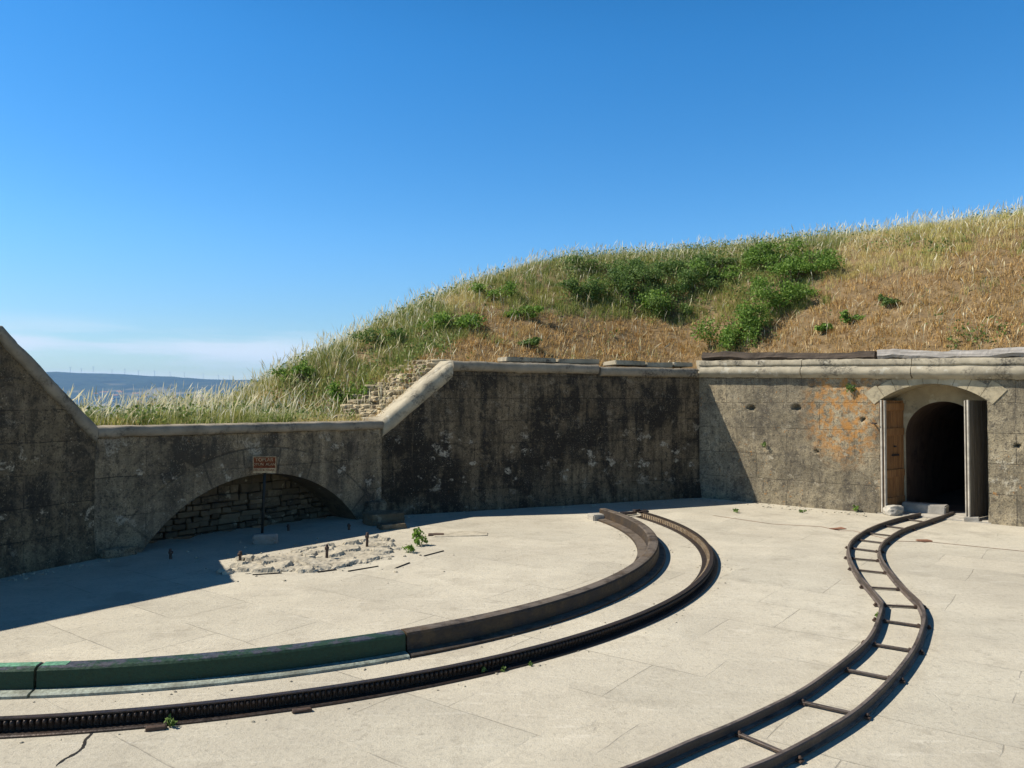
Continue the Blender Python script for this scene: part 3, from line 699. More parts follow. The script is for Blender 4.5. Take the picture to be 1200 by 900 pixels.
# haze over the whole scene
t = bpy.data.materials.new('air'); t.use_nodes = True; t.node_tree.nodes.clear()
vo = t.node_tree.nodes.new('ShaderNodeVolumePrincipled'); vo.inputs['Density'].default_value = 7e-5; vo.inputs['Color'].default_value = (.30, .58, 1, 1); vo.inputs['Anisotropy'].default_value = .1
oo = t.node_tree.nodes.new('ShaderNodeOutputMaterial'); t.node_tree.links.new(vo.outputs[0], oo.inputs['Volume'])
mb = MB(); mb.box((0, 4300, 155), (18400, 9800, 470)); hz = kind(mb.build('haze', t), 'stuff')

# ------------------------------------------------------------------ rubble cheek beside the sloping coping
mb = MB(); rs = random.Random(4)
def rub(s, q):      # s along the slope (0 low .. 1 high), q back from the coping
    p0 = np.array([*(C_ + tCD * .06 - nCD * .95), ZL + .0]); p1 = np.array([*(C_ + tCD * (SLOPE_R + .1) - nCD * .95), ZR + .06])
    q0 = AT(400, 491, 17.3); q1 = AT(474, 424, 19.2)
    a = p0 + (p1 - p0) * s; b = q0 + (q1 - q0) * s; return a + (b - a) * q
nrw = 13
for r_ in range(nrw):
    s = (r_ + .5) / nrw; q = -.08
    while q < 1.0:
        w = rs.uniform(.10, .2); p = rub(s + rs.uniform(-.016, .016), q + w / 2) + np.array([0, 0, rs.uniform(-.02, .02)])
        m_ = rock_mesh(p, (rs.choice((.2, .27, .34, .44)) * rs.uniform(.85, 1.15), rs.uniform(.22, .36), rs.uniform(.105, .15)), rs.random() * 50, .24, 3, .4 + rs.uniform(-.3, .3), .78)
        k = len(mb.v); mb.v += m_.v
        for f in m_.f: mb.face([k + i for i in f])
        q += w * rs.uniform(.85, 1.05)
tag(mb.build('rubble_wall', M['rubble']), 'crumbling dry stone rubble heap sloping up beside the pale slanted coping', 'rubble wall')

shrubs = [
    (864, 404, 62, 62, 0, 'bright green bush lowest on the bank above the wall corner'),
    (922, 360, 56, 48, 0, 'bright green bush right of centre, level with the middle of the bank'),
    (950, 322, 64, 40, 0, 'wide green bush high on the bank at the right end of the green patch'),
    (908, 312, 54, 36, 0, 'round leafy bush breaking the skyline of the bank'),
    (726, 350, 56, 52, 1, 'dark green bush in the middle of the green patch'),
    (786, 372, 44, 36, 1, 'small dark bush below the right side of the green patch'),
    (680, 352, 40, 32, 1, 'small dark bush at the left of the green patch'),
    (760, 330, 60, 36, 1, 'dark spreading bush near the crest above the middle of the bank'),
    (690, 318, 46, 20, 1, 'low dark bush on the left shoulder of the skyline'),
    (806, 345, 48, 40, 1, 'dusky bush between the dark patch and the bright bushes'),
    (820, 318, 70, 24, 1, 'low wide dark bush along the crest left of the round skyline bush'),
    (450, 404, 52, 26, 1, 'low dark bush on the left slope above the rubble stones'),
    (612, 372, 34, 18, 0, 'small green tuft bush on the brown left part of the bank'),
    (412, 476, 36, 40, 0, 'leafy green bush at the foot of the rubble stones'),
    (616, 408, 22, 16, 1, 'tiny dark bush at the wall head above the sloping coping'),
    (745, 366, 60, 34, 0, 'pale green bush under the dark bush in the middle of the green patch'),
    (840, 330, 46, 30, 0, 'feathery green bush left of the bright bushes in the middle of the bank'),
    (530, 385, 60, 26, 0, 'wide low green bush on the left slope right of the rubble stones'),
    (350, 446, 44, 26, 0, 'low green bush at the left foot of the bank by the skyline'),
    (1040, 360, 18, 18, 1, 'tiny lone dark bush in the dry grass at right'),
    (998, 378, 22, 16, 0, 'faint green tuft bush on the dry slope above the gateway wall'),
    (966, 388, 20, 12, 0, 'small low green tuft just above the gateway coping'),
    (640, 400, 30, 20, 0, 'green tuft bush beside the cap slabs of the shaded wall') if False else (580, 350, 40, 22, 0, 'pale green bush on the left shoulder of the bank'),
]
SHR = [(a, b, w_, h_) for a, b, w_, h_, *_r in shrubs if w_ > 30]

# ------------------------------------------------------------------ grass
def ptsample(n, wfun):
    P = []; a, b, c, d = bank[:-1, :-1], bank[1:, :-1], bank[1:, 1:], bank[:-1, 1:]
    ar = .5 * np.linalg.norm(np.cross((b - a), (c - a)), axis=-1) + .5 * np.linalg.norm(np.cross((c - a), (d - a)), axis=-1)
    cen = (a + b + c + d) / 4; w = ar * wfun(cen); w = w.ravel() / w.sum()
    idx = rng.choice(len(w), n, p=w); u, v = rng.random((2, n, 1))
    A, Bq, Cq, Dq = [k.reshape(-1, 3)[idx] for k in (a, b, c, d)]
    return (A * (1 - u) + Bq * u) * (1 - v) + (Dq * (1 - u) + Cq * u) * v
def pxpy(P):
    f = P[..., 1] * cp + (P[..., 2] - EYE) * sp; u = -P[..., 1] * sp + (P[..., 2] - EYE) * cp
    f = np.maximum(f, .5); return 600 + 900 * P[..., 0] / f, 450 - 900 * u / f
def vis(P):
    x, y = pxpy(P); dist = np.linalg.norm(P[..., :2], axis=-1)
    w = np.where((x > -160) & (x < 1650), 1., .12) * np.where(dist > 31, .05, 1.) / np.maximum(dist, 8) ** 1.2
    return w
def npnoise(P, s, seed):
    return np.array([mn.fractal(Vector((p[0] * s + seed, p[1] * s, p[2] * s)), 1., 2., 4) for p in P])
def blades(name, P, hgt_, wid, mat, lean=.35, head=0., jit=.30, droop=.4, tuft=None, out=None):
    n = len(P); h = hgt_ * (1 + jit * rng.standard_normal(n) + (tuft if tuft is not None else 0)).clip(.35, 1.9); a = rng.random(n) * 2 * np.pi
    side = np.c_[np.cos(a), np.sin(a), np.zeros(n)]; la = rng.random(n) * 2 * np.pi; lm = lean * rng.random(n)
    ld = np.c_[np.cos(la) * lm + .10, np.sin(la) * lm, np.zeros(n)]
    if out is not None: ld = ld * .6 + out * 5.
    w = wid * (.7 + .6 * rng.random(n)); B0 = P - [0, 0, .03]
    m1 = B0 + (np.c_[np.zeros(n), np.zeros(n), np.ones(n)] * .6 + ld * .35) * h[:, None]
    tp = B0 + (np.c_[np.zeros(n), np.zeros(n), np.ones(n)] * (1 - droop * lm ** 2)[:, None] + ld) * h[:, None]
    if head:
        hw_ = head * (.7 + .6 * rng.random(n)); hm = m1 + (tp - m1) * .55
        V = np.stack([B0 - side * w[:, None] / 2, B0 + side * w[:, None] / 2, m1 + side * w[:, None] * .35, m1 - side * w[:, None] * .35, hm + side * hw_[:, None] / 2, hm - side * hw_[:, None] / 2, tp], 1)
        F = np.array([[0, 1, 2, 3], [3, 2, 4, 5]]); T = np.array([[5, 4, 6]]); k = 7
    else:
        V = np.stack([B0 - side * w[:, None] / 2, B0 + side * w[:, None] / 2, m1 + side * w[:, None] * .4, m1 - side * w[:, None] * .4, tp], 1)
        F = np.array([[0, 1, 2, 3]]); T = np.array([[3, 2, 4]]); k = 5
    V = V.reshape(-1, 3); off = np.arange(n)[:, None] * k
    q = (F.ravel()[None] + off).reshape(n, -1); tt = (T.ravel()[None] + off).reshape(n, -1)
    loops = np.concatenate([q, tt], 1).ravel()
    sizes = np.tile(np.r_[np.full(len(F), 4), np.full(len(T), 3)], n); starts = np.r_[0, np.cumsum(sizes)[:-1]]
    me = bpy.data.meshes.new(name); me.vertices.add(len(V)); me.vertices.foreach_set('co', V.astype(np.float32).ravel())
    me.loops.add(len(loops)); me.loops.foreach_set('vertex_index', loops.astype(np.int32))
    me.polygons.add(len(sizes)); me.polygons.foreach_set('loop_start', starts.astype(np.int32)); me.polygons.foreach_set('loop_total', sizes.astype(np.int32))
    me.update(calc_edges=True); me.validate(); me.materials.append(mat)
    o = bpy.data.objects.new(name, me); COL.objects.link(o); return kind(o, 'stuff')
ss = lambda v, a, b: np.clip((v - a) / (b - a), 0, 1) ** 2 * (3 - 2 * np.clip((v - a) / (b - a), 0, 1))
tc = ptsample(42000, vis); TUFT = np.repeat(rng.standard_normal((42000, 1)) * .28, 9, 0).ravel(); OFF = np.c_[rng.standard_normal((378000, 2)) * .055, np.zeros(378000)]
P = np.repeat(tc, 9, 0) + OFF; P[:, 2] = np.repeat(tc[:, 2], 9) + OFF[:, 1] * .45; X, Y = pxpy(P)
sil = np.interp(X, [0, 100, 300, 400, 500, 600, 660, 800, 900, 1000, 1100, 1200, 1400], [470, 470, 450, 400, 355, 310, 300, 296, 283, 273, 260, 245, 225])
base = np.interp(X, [0, 100, 400, 445, 510, 820, 1200, 1400], [497, 497, 492, 490, 420, 420, 410, 408])
hf = np.clip((base - Y) / np.maximum(base - sil, 5), 0, 1.2)            # 0 at the coping, 1 at the crest
nz1 = npnoise(P, .45, 3.); nz2 = npnoise(P, 1.3, 9.)
shr = sum(np.exp(-(((X - a) / (w_ * .8)) ** 2 + ((Y - b + h_ * .4) / (h_ * .75)) ** 2)) for a, b, w_, h_ in SHR)
green = .75 * np.clip(shr, 0, 1.2) + .55 * ss(X, 610, 680) * ss(X, 985, 900) * ss(hf, .25, .5) + .74 * ss(X, 640, 400) * np.maximum(ss(hf, .0, .25), ss(X, 410, 340)) + ss(X, 560, 640) * ss(X, 960, 860) * ss(hf, .3, .65) * .75 + .35 * ss(hf, .75, 1.) + .85 * nz1 + .45 * nz2 - .02
green -= .35 * ss(hf, .45, .1) * ss(X, 480, 560)
isg = green + .12 * rng.standard_normal(len(P)) > .47
dry = ~isg
brown = dry & (nz2 * .5 + nz1 * .4 + ss(hf, .9, .35) * .8 + rng.random(len(P)) * .3 - .5 * ss(X, 520, 400) > .30)
straw = dry & ~brown
hx = np.interp(X, [0, 250, 330, 450, 600, 1200], [.28, .28, .32, .30, .27, .27])
m_green = mat_leaf('green_grass_blades', [(.09, .145, .022), (.18, .235, .05), (.30, .32, .085), (.45, .42, .19)], .4, patch=(.34, .33, .08))
m_brown = mat_leaf('brown_grass_blades', [(.14, .075, .025), (.40, .22, .065), (.60, .38, .12), (.80, .62, .33)], .25, patch=(.46, .31, .11), pscale=.8)
m_straw = mat_leaf('straw_grass_blades', [(.32, .25, .07), (.50, .39, .13), (.66, .54, .22), (.82, .72, .42)], .35, patch=(.46, .44, .12), pscale=.35)
m_oat = mat_leaf('pale_oat_heads', [(.56, .50, .26), (.72, .65, .42), (.85, .80, .6)], .4)
blades('green_grass', P[isg], hx[isg] * .72, .0125, m_green, .7, tuft=TUFT[isg], out=OFF[isg])
blades('brown_grass', P[brown], hx[brown] * .46, .0115, m_brown, .95, tuft=TUFT[brown], out=OFF[brown])
blades('straw_grass', P[straw], hx[straw] * .72, .0095, m_straw, .75, tuft=TUFT[straw], out=OFF[straw])
def oatw(Pc):
    x, y = pxpy(Pc); s = np.interp(x, [0, 100, 300, 400, 500, 600, 660, 800, 900, 1000, 1100, 1200, 1400], [470, 470, 450, 400, 355, 310, 300, 296, 283, 273, 260, 245, 225])
    return vis(Pc) * (.16 + 1.3 * np.exp(-((y - s) / 22.) ** 2) + .5 * ss(x, 520, 350))
Po = ptsample(22000, oatw); Xo, Yo = pxpy(Po)
blades('wild_oats', Po, np.interp(Xo, [0, 250, 340, 600, 1200], [.38, .40, .44, .36, .36]), .006, m_oat, .6, head=.02, jit=.5)
# leafy ground cover that runs between the bushes
Pg = ptsample(150000, vis); Xg, Yg = pxpy(Pg)
bg_, sg_ = np.interp(Xg, [0, 100, 400, 445, 510, 820, 1200, 1400], [497, 497, 492, 490, 420, 420, 410, 408]), np.interp(Xg, [0, 300, 400, 500, 600, 660, 800, 900, 1000, 1100, 1200, 1400], [470, 450, 400, 355, 310, 300, 296, 283, 273, 260, 245, 225])
hg = np.clip((bg_ - Yg) / np.maximum(bg_ - sg_, 5), 0, 1.2)
fld = 1.1 * ss(Xg, 620, 700) * ss(Xg, 985, 900) * ss(hg, .28, .55) + .55 * ss(Xg, 640, 420) + .22 * ss(hg, .6, 1.) + 1.1 * npnoise(Pg, .7, 21.) + .6 * npnoise(Pg, 2.1, 4.) - .50
Pg = Pg[fld + .1 * rng.standard_normal(len(Pg)) > .22]; n = len(Pg)
def leafcards(name, P, size, zmax, mat):
    n = len(P); c = P + np.c_[np.zeros((n, 2)), rng.random(n) ** 1.4 * zmax]; d = rng.standard_normal((n, 3)); d /= np.linalg.norm(d, axis=1)[:, None]
    e = np.cross(d, rng.standard_normal((n, 3))); e /= np.linalg.norm(e, axis=1)[:, None]; sz = size * (.6 + .8 * rng.random((n, 1)))
    V = np.stack([c - d * sz * .5, c + e * sz * .3, c + d * sz * .5, c - e * sz * .3], 1).reshape(-1, 3)
    me = bpy.data.meshes.new(name); me.vertices.add(len(V)); me.vertices.foreach_set('co', V.astype(np.float32).ravel()); me.loops.add(4 * n); me.loops.foreach_set('vertex_index', np.arange(4 * n, dtype=np.int32))
    me.polygons.add(n); me.polygons.foreach_set('loop_start', np.arange(0, 4 * n, 4, dtype=np.int32)); me.polygons.foreach_set('loop_total', np.full(n, 4, np.int32)); me.update(calc_edges=True); me.validate(); me.materials.append(mat)
    o = bpy.data.objects.new(name, me); COL.objects.link(o); return kind(o, 'stuff')
leafcards('ground_cover', Pg, .07, .36, mat_leaf('ground_cover_leaves', [(.06, .11, .022), (.12, .18, .04), (.20, .27, .07), (.32, .36, .13)], .4))
# ------------------------------------------------------------------ shrubs
m_bush = [mat_leaf('shrub_leaf_bright', [(.07, .14, .018), (.15, .26, .035), (.27, .39, .09)], .42), mat_leaf('shrub_leaf_dark', [(.055, .11, .022), (.12, .20, .045), (.22, .30, .09)], .42)]
m_twig = mat_plain('shrub_twig', (.10, .07, .045), .9)
def leafcloud(mb, c, rad, n, ls, rr):
    for _ in range(n):
        v = Vector((rr.gauss(0, 1), rr.gauss(0, 1), rr.gauss(0, 1))).normalized() * (rr.random() ** .45)
        k = 1 + .5 * mn.fractal(v * 1.7 + Vector((c[0], c[1], 0)), 1, 2, 3)
        p = Vector((c[0] + v.x * rad[0] * k, c[1] + v.y * rad[1] * k, c[2] + v.z * rad[2] * k))
        a = Vector((rr.uniform(-1, 1), rr.uniform(-1, 1), rr.uniform(-.2, .9))).normalized(); b = a.orthogonal().normalized()
        b = (b * math.cos(7 * rr.random()) + a.cross(b) * math.sin(7 * rr.random())).normalized(); s = ls * rr.uniform(.6, 1.3)
        mb.quad(p - b * s * .5, p + a.cross(b) * s * .28, p + b * s * .5, p - a.cross(b) * s * .28)
def ground_at(px, py):
    d = ray(px, py); best = None
    ts = np.linspace(12, 32, 500); Q = np.array([0, 0, EYE])[None] + d[None] * ts[:, None]; zz = terr(Q[:, :2]); k = np.argmax(zz >= Q[:, 2])
    return Q[k] if (zz >= Q[:, 2]).any() else Q[-1] * 0 + AT(px, py, 24)
def shrub(px, py, wpx, hpx, mi, label, sd_, ls=.10):
    g = ground_at(px, py); s = g[1] / 900; w, h = wpx * s * 1.12, hpx * s * .78; rr = random.Random(sd_)
    th = thing('shrub', label, 'shrub', tuple(g), 'shrubs on the grassy bank')
    mb = MB(); tw = MB(); nb = max(4, int(w / .2) + 3)
    for k in range(nb):
        c = (g[0] + rr.uniform(-.5, .5) * w, g[1] + rr.uniform(-.25, .25) * w, g[2] + rr.uniform(.12, .85) * h)
        leafcloud(mb, c, (w * rr.uniform(.12, .3), w * rr.uniform(.12, .26), h * rr.uniform(.16, .38)), int(300 * max(.5, w * h)), ls, rr)
        tw.tube((g[0] + rr.uniform(-.1, .1) * w, g[1] + rr.uniform(-.1, .1) * w, g[2] - .05), c, .014, .005, 5)
    leafcloud(mb, (g[0], g[1], g[2] + .42 * h), (w * .62, w * .45, h * .52), int(150 * max(.5, w * h)), ls * .9, rr)
    for k in range(nb):
        a = rr.uniform(0, 6.3); e = (g[0] + math.cos(a) * w * rr.uniform(.2, .6), g[1] + math.sin(a) * w * rr.uniform(.1, .4), g[2] + h * rr.uniform(.6, 1.15)); tw.tube((g[0], g[1], g[2]), e, .009, .003, 4)
    mb.build('foliage', m_bush[mi], th); tw.build('stem', m_twig, th)
for i, (px, py, w, h, mi, lb) in enumerate(shrubs): shrub(px, py, w, h, mi, lb, 40 + i, .075 if mi == 0 else .068)

# ------------------------------------------------------------------ timber and board above the gateway coping
def plank(name, u0, u1, z0, h, d0, dd, mat, label, cat, seed):
    mb = MB(); us = span(u0, u1, .08); fr = [(*nDE, 1.)] * len(us)
    pth = [(*(D_ + tDE * u - nDE * d0), zd(u) + z0 + .02 * fbm(u, seed, 0) + (.03 * math.sin(u * 1.1 + seed))) for u in us]
    mb.sweep(pth, fr, [(0, 0), (dd * .12, h * .35), (0, h), (-dd, h * 1.05), (-dd, 0)], smooth=False)
    mb.v = [(x + .02 * fbm(x * 4, y * 4, z * 9 + seed), y + .02 * fbm(y * 4, x * 4, z * 9), z + .035 * fbm(x * 2.5, y * 2.5, seed + z * 3, 6)) for x, y, z in mb.v]
    o = fix_normals(mb.build(name, mat)); tag(o, label, cat)
plank('timber_beam', .05, 4.15, -.01, .19, .10, .4, M['timber'], 'long dark rotten timber lying along the top of the gateway coping', 'beam', 1.)
plank('weathered_board', 4.2, 9.5, .01, .19, .05, .35, M['board'], 'long grey weathered board lying on the coping above the doorway', 'board', 5.)

# ------------------------------------------------------------------ curved iron rails
RC = np.array([-4.61, 13.37])
def arc(a0, a1, step=1.): n = max(2, int(abs(a1 - a0) / step) + 1); return [R(a) for a in np.linspace(a0, a1, n)]
def ringsweep(mb, a0, a1, prof, step=1., caps=True):
    an = arc(a0, a1, step); mb.sweep([(RC[0], RC[1], 0)] * len(an), [(math.cos(a), math.sin(a), 1) for a in an], prof, True, caps, False)
def arcpos(r, a, z=0.): return (RC[0] + r * math.cos(R(a)), RC[1] + r * math.sin(R(a)), z)
WEB = [(6.855, .04), (7.035, .04), (7.03, .185), (7.015, .205), (6.985, .212), (6.89, .212), (6.865, .2)]
FLG = [(6.69, -.02), (7.135, -.02), (7.135, .022), (7.115, .034), (7.04, .041), (6.85, .041), (6.70, .034)]
def rail(label, a0, a1, mats, mint=None):
    root = thing('curved_rail', label, 'rail', arcpos(6.95, (a0 + a1) / 2))
    mb = MB(); ringsweep(mb, a0, a1, WEB); fix_normals(mb.build('web', mats[0], root))
    mb = MB(); ringsweep(mb, a0, a1, FLG); fix_normals(mb.build('base_flange', mats[1], root))
    return root
rail('green painted curved iron rail, the chipped piece between the two joints', -84.3, -59.2, (M['green'], M['greenpale']))
rail('rusty brown curved iron rail running back towards the black wall', -59.05, 21, (M['rust'], M['rust']))
rail('short green piece of curved rail with mint paint on top at the left edge', -112, -84.5, (M['green'], M['greenpale']))
for o in [o for o in COL.objects if o.name.startswith('curved_rail')]:
    for a0, a1 in ((-84.25, -82.6),) if 'chipped' in o['label'] else ((-90, -84.55),) if 'mint' in o['label'] else ():
        mb = MB(); ringsweep(mb, a0, a1, [(6.888, .2125), (6.986, .2125), (6.984, .2155), (6.89, .2155)], .3); fix_normals(mb.build('mint_paint', M['mint'], o))
mb = MB(); mb.box(arcpos(6.78, 20.3, .05), (.34, .3, .14), R(20)); tag(bevel(mb.build('stone_block', M['rock']), .02), 'small pale stone block at the far end of the rusty rail', 'stone')
# toothed rack ring
rk = thing('rack_rail', 'black toothed iron rack ring curving outside the tall rail', 'rack rail', arcpos(7.8, -30))
mb = MB(); ringsweep(mb, -112, 20.5, [(7.79, .0), (7.812, .0), (7.812, .104), (7.838, .107), (7.838, .117), (7.785, .117), (7.785, .107), (7.79, .104)], .75); fix_normals(mb.build('web', M['rack'], rk))
mb = MB(); ringsweep(mb, -112, 20.5, [(7.67, -.02), (7.905, -.02), (7.905, .012), (7.895, .018), (7.82, .022), (7.70, .02), (7.67, .014)], .75); fix_normals(mb.build('base_flange', M['rack'], rk))
def tooth(mb, a, n=8):
    """rounded tooth standing out of the web, leaning top"""
    c, s = math.cos(R(a)), math.sin(R(a)); ta = np.array([-s, c]); i = len(mb.v); w = .0175
    rings = ((.018, .012, .8), (.045, .016, .9), (.066, .036, 1.), (.086, .044, 1.), (.101, .030, .8))
    for z, dep, ww in rings:
        for k in range(7):
            t_ = math.pi * k / 6; o = dep * math.sin(t_) ; l = -w * ww * math.cos(t_)
            mb.vert((RC[0] + (7.812 + o) * c + ta[0] * l, RC[1] + (7.812 + o) * s + ta[1] * l, z))
    for q in range(len(rings) - 1):
        for k in range(6): b = i + q * 7 + k; mb.face((b, b + 1, b + 8, b + 7), True)
    mb.face([i + 28 + k for k in range(7)])
pitch = math.degrees(.0435 / 7.78); angs = np.arange(-111.5, 20, pitch)
near = sorted(angs, key=lambda a: abs(a + 70))
vis_a = [a for a in near if a > -86]; pick = sorted(vis_a[:100]); rest = [a for a in angs if a not in set(pick)]
t0 = MB(); tooth(t0, 0); 
base_t = None
for a in pick:
    if base_t is None:
        m_ = MB(); tooth(m_, a); base_t = m_.build('tooth', M['rack'], rk); a_first = a
    else:
        o = base_t.copy(); o.parent = rk; COL.objects.link(o)
        da = R(a - a_first); c0 = np.array([RC[0], RC[1]]) - np.array(rk.location)[:2]
        o.rotation_euler = (0, 0, da); rot = np.array([[math.cos(da), -math.sin(da)], [math.sin(da), math.cos(da)]])
        d = c0 - rot @ c0; o.location = (d[0], d[1], 0)
m_ = MB()
for a in rest: tooth(m_, a)
kind(m_.build('teeth', M['rack'], rk), 'stuff')
# inner lacing of the rack, seen on the far side
def ring_copy(src, a_from, a_to, parent):
    o = src.copy(); o.parent = parent; COL.objects.link(o); da = R(a_to - a_from)
    c0 = np.array([RC[0], RC[1]]) - np.array(parent.location)[:2]; rot = np.array([[math.cos(da), -math.sin(da)], [math.sin(da), math.cos(da)]])
    o.rotation_euler = (0, 0, da); d = c0 - rot @ c0; o.location = (d[0], d[1], 0); return o
lug0 = None
for a in np.arange(-38, 20, .62):
    if lug0 is None: mb = MB(); mb.box(arcpos(7.77, a, .05), (.045, .045, .07), R(a), .003); lug0 = mb.build('lug', M['lug'], rk); a0_ = a
    else: ring_copy(lug0, a0_, a, rk)
mb = MB(); c = arcpos(7.7, 21.6, .06)
for k in range(4): mb.box((c[0] + random.uniform(-.2, .2), c[1] + random.uniform(-.15, .15), .05 + .03 * k), (.35 - .05 * k, .09, .04), random.uniform(-1, 1), .01, random.uniform(-.3, .3))
tag(bevel(mb.build('iron_bracket', M['iron']), .005, 1), 'broken dark iron bracket at the far end of the toothed rack', 'bracket')
for i, (px, py, lb) in enumerate(((184, 850, 'reddish iron lug against the rack near the small weed at left'), (354, 832, 'rusty iron lug against the middle of the rack'))):
    g = G(px, py, .02); a = math.degrees(math.atan2(g[1] - RC[1], g[0] - RC[0])); mb = MB(); mb.box(arcpos(7.945, a, .008), (.05, .14, .034), R(a), .008)
    tag(bevel(mb.build('iron_lug', M['boltm']), .006, 1), lb, 'lug')

# ------------------------------------------------------------------ narrow gauge track
PL_ = [(600, 943), (733, 900), (812, 867), (867, 844), (933, 812), (971, 787), (1008, 758), (1023, 740), (1031, 720), (1034, 706), (1023, 692), (1006, 672), (996, 653), (995, 639), (1004, 628), (1021, 618), (1046, 609), (1079, 601)]
PR_ = [(760, 943), (875, 900), (917, 882), (967, 855), (1008, 828), (1046, 792), (1071, 759), (1081, 734), (1083, 718), (1078, 705), (1059, 687), (1044, 670), (1034, 656), (1031, 642), (1040, 631), (1058, 620), (1087, 610), (1117, 600)]
def spline(pts, n=8, kink=None):
    P_ = [np.array(G(*q, .085)[:2]) for q in pts]
    segs = [P_] if kink is None else [P_[:kink + 1], P_[kink:]]; out = []
    for sg in segs:
        sg = [2 * sg[0] - sg[1]] + sg + [2 * sg[-1] - sg[-2]]; o = []
        for i in range(1, len(sg) - 2):
            for j in range(n):
                s = j / n; p0, p1, p2, p3 = sg[i - 1:i + 3]
                o.append(.5 * ((2 * p1) + (-p0 + p2) * s + (2 * p0 - 5 * p1 + 4 * p2 - p3) * s * s + (-p0 + 3 * p1 - 3 * p2 + p3) * s ** 3))
        o.append(sg[-2]); out.append(o)
    return out
RPROF = [(-.034, .0), (.034, .0), (.034, .007), (.009, .016), (.007, .050), (.018, .056), (.019, .072), (.013, .079), (-.013, .079), (-.019, .072), (-.018, .056), (-.007, .050), (-.009, .016), (-.034, .007)]
tk = thing('rail_track', 'narrow gauge shell trolley track winding from the foreground to the arched doorway', 'track', tuple(G(1000, 780)))
lines = []
for pts, kk in ((PL_, 9), (PR_, 9)):
    parts = spline(pts, 8, kk); whole = []
    for o in parts:
        o = [o[0]] + [q for i, q in enumerate(o[1:], 1) if np.linalg.norm(q - o[i - 1]) > 1e-4]
        fr = []
        for i in range(len(o)):
            t_ = unit(o[min(i + 1, len(o) - 1)] - o[max(i - 1, 0)]); fr.append((t_[1], -t_[0], 1))
        mb = MB(); mb.sweep([(*q, .012) for q in o], fr, RPROF, smooth=False); fix_normals(mb.build('rail', M['track'], tk)); whole += o
    lines.append(np.array(whole))
def nearest(q, ln): k = np.argmin(((ln - q) ** 2).sum(1)); return ln[k], unit(ln[min(k + 1, len(ln) - 1)] - ln[max(k - 1, 0)])
ties = [((868, 862), (917, 881)), ((943, 822), (992, 836)), ((992, 786), (1040, 797)), ((1024, 756), (1067, 763)), ((1038, 728), (1078, 733)), ((1040, 709), (1076, 712)), ((1026, 688), (1053, 690)), ((1007, 669), (1035, 671)), ((1002, 655), (1030, 657)), ((1003, 643), (1026, 646)), ((1015, 633), (1034, 636)), ((1024, 625), (1042, 628)), ((1040, 616), (1056, 619)), ((1062, 608), (1076, 611)), ((770, 905), (830, 930))]
for a, b in ties:
    ga, gb = G(*a, .02)[:2], G(*b, .02)[:2]; pa, ta = nearest(ga, lines[0]); pb, tb = nearest(gb, lines[1])
    d = unit(pb - pa); qa = pa + d * .03; qb = pb - d * .03
    mb = MB(); c = (qa + qb) / 2; mb.box((c[0], c[1], .022), (np.linalg.norm(qb - qa), .036, .022), math.atan2(d[1], d[0]), .002); bevel(mb.build('cross_tie', M['track'], tk), .004, 1)
    for p, sgn in ((pa, 1), (pa, -1), (pb, 1), (pb, -1)):
        q = p + d * sgn * .05; mb = MB()
        mb.box((q[0], q[1], .016), (.045, .05, .014), math.atan2(d[1], d[0]), .003); mb.tube((q[0], q[1], .015), (q[0], q[1], .046), .010, .009, 8); mb.tube((q[0], q[1], .03), (q[0], q[1], .040), .016, n=6)
        mb.build('bolt', M['boltm'], tk)

# ------------------------------------------------------------------ sign
g = G(307, 629); ax = nBC; sa = math.atan2(-.25, .97)
sg = thing('warning_sign', 'small red brown sign with cream lettering on a thin black post', 'sign', tuple(g))
mb = MB(); mb.tube((g[0], g[1], 0), (g[0] + .045, g[1], 1.24), .024, n=10); mb.build('post', M['post'], sg)
cx, cy, cz = g[0] + .055, g[1] - .045, 1.285
mb = MB(); mb.box((cx, cy, cz), (.405, .022, .29), 0.06); bevel(mb.build('panel', M['signred'], sg), .004, 1)
mb = MB()
for x0, z0, sx, sz in ((0, .139, .405, .012), (0, -.139, .405, .012), (-.197, 0, .012, .29), (.197, 0, .012, .29)): mb.box((cx + x0, cy - .013 + x0 * .06, cz + z0), (sx, .006, sz), .06)
mb.build('border', M['signcream'], sg)
mb = MB(); mb.box((cx, cy - .0125, cz - .097), (.39, .004, .072), .06); mb.build('lower_band', M['signcream'], sg)
def text(body, size, x, z, mat, dy=-.014):
    cu = bpy.data.curves.new('lettering', 'FONT'); cu.body = body; cu.size = size; cu.align_x = 'CENTER'; cu.align_y = 'CENTER'; cu.extrude = .002
    o = bpy.data.objects.new('lettering', cu); COL.objects.link(o)
    dg = bpy.context.evaluated_depsgraph_get(); me = bpy.data.meshes.new_from_object(o.evaluated_get(dg)); bpy.data.objects.remove(o)
    me.materials.clear(); me.materials.append(mat); me.name = 'lettering'
    o = bpy.data.objects.new('lettering', me); COL.objects.link(o); o.parent = sg; o.rotation_euler = (R(90), 0, .06)
    o.location = (cx + x - g[0], cy + dy + x * .06 - g[1], cz + z); return o
text('TOPLAR', .085, -.005, .085, M['signcream'])
text('OYUN  ALANI', .066, 0, .005, M['signcream'])
text('DEĞİL & YASAK', .052, -.01, -.095, M['signred'], -.0165)
g2 = G(311, 637); tag(rock_mesh((g2[0], g2[1], .07), (.42, .2, .2), 5, .12, 3, .0, .8).build('stone_block', M['block']), 'oblong grey stone lying at the foot of the sign post', 'stone')

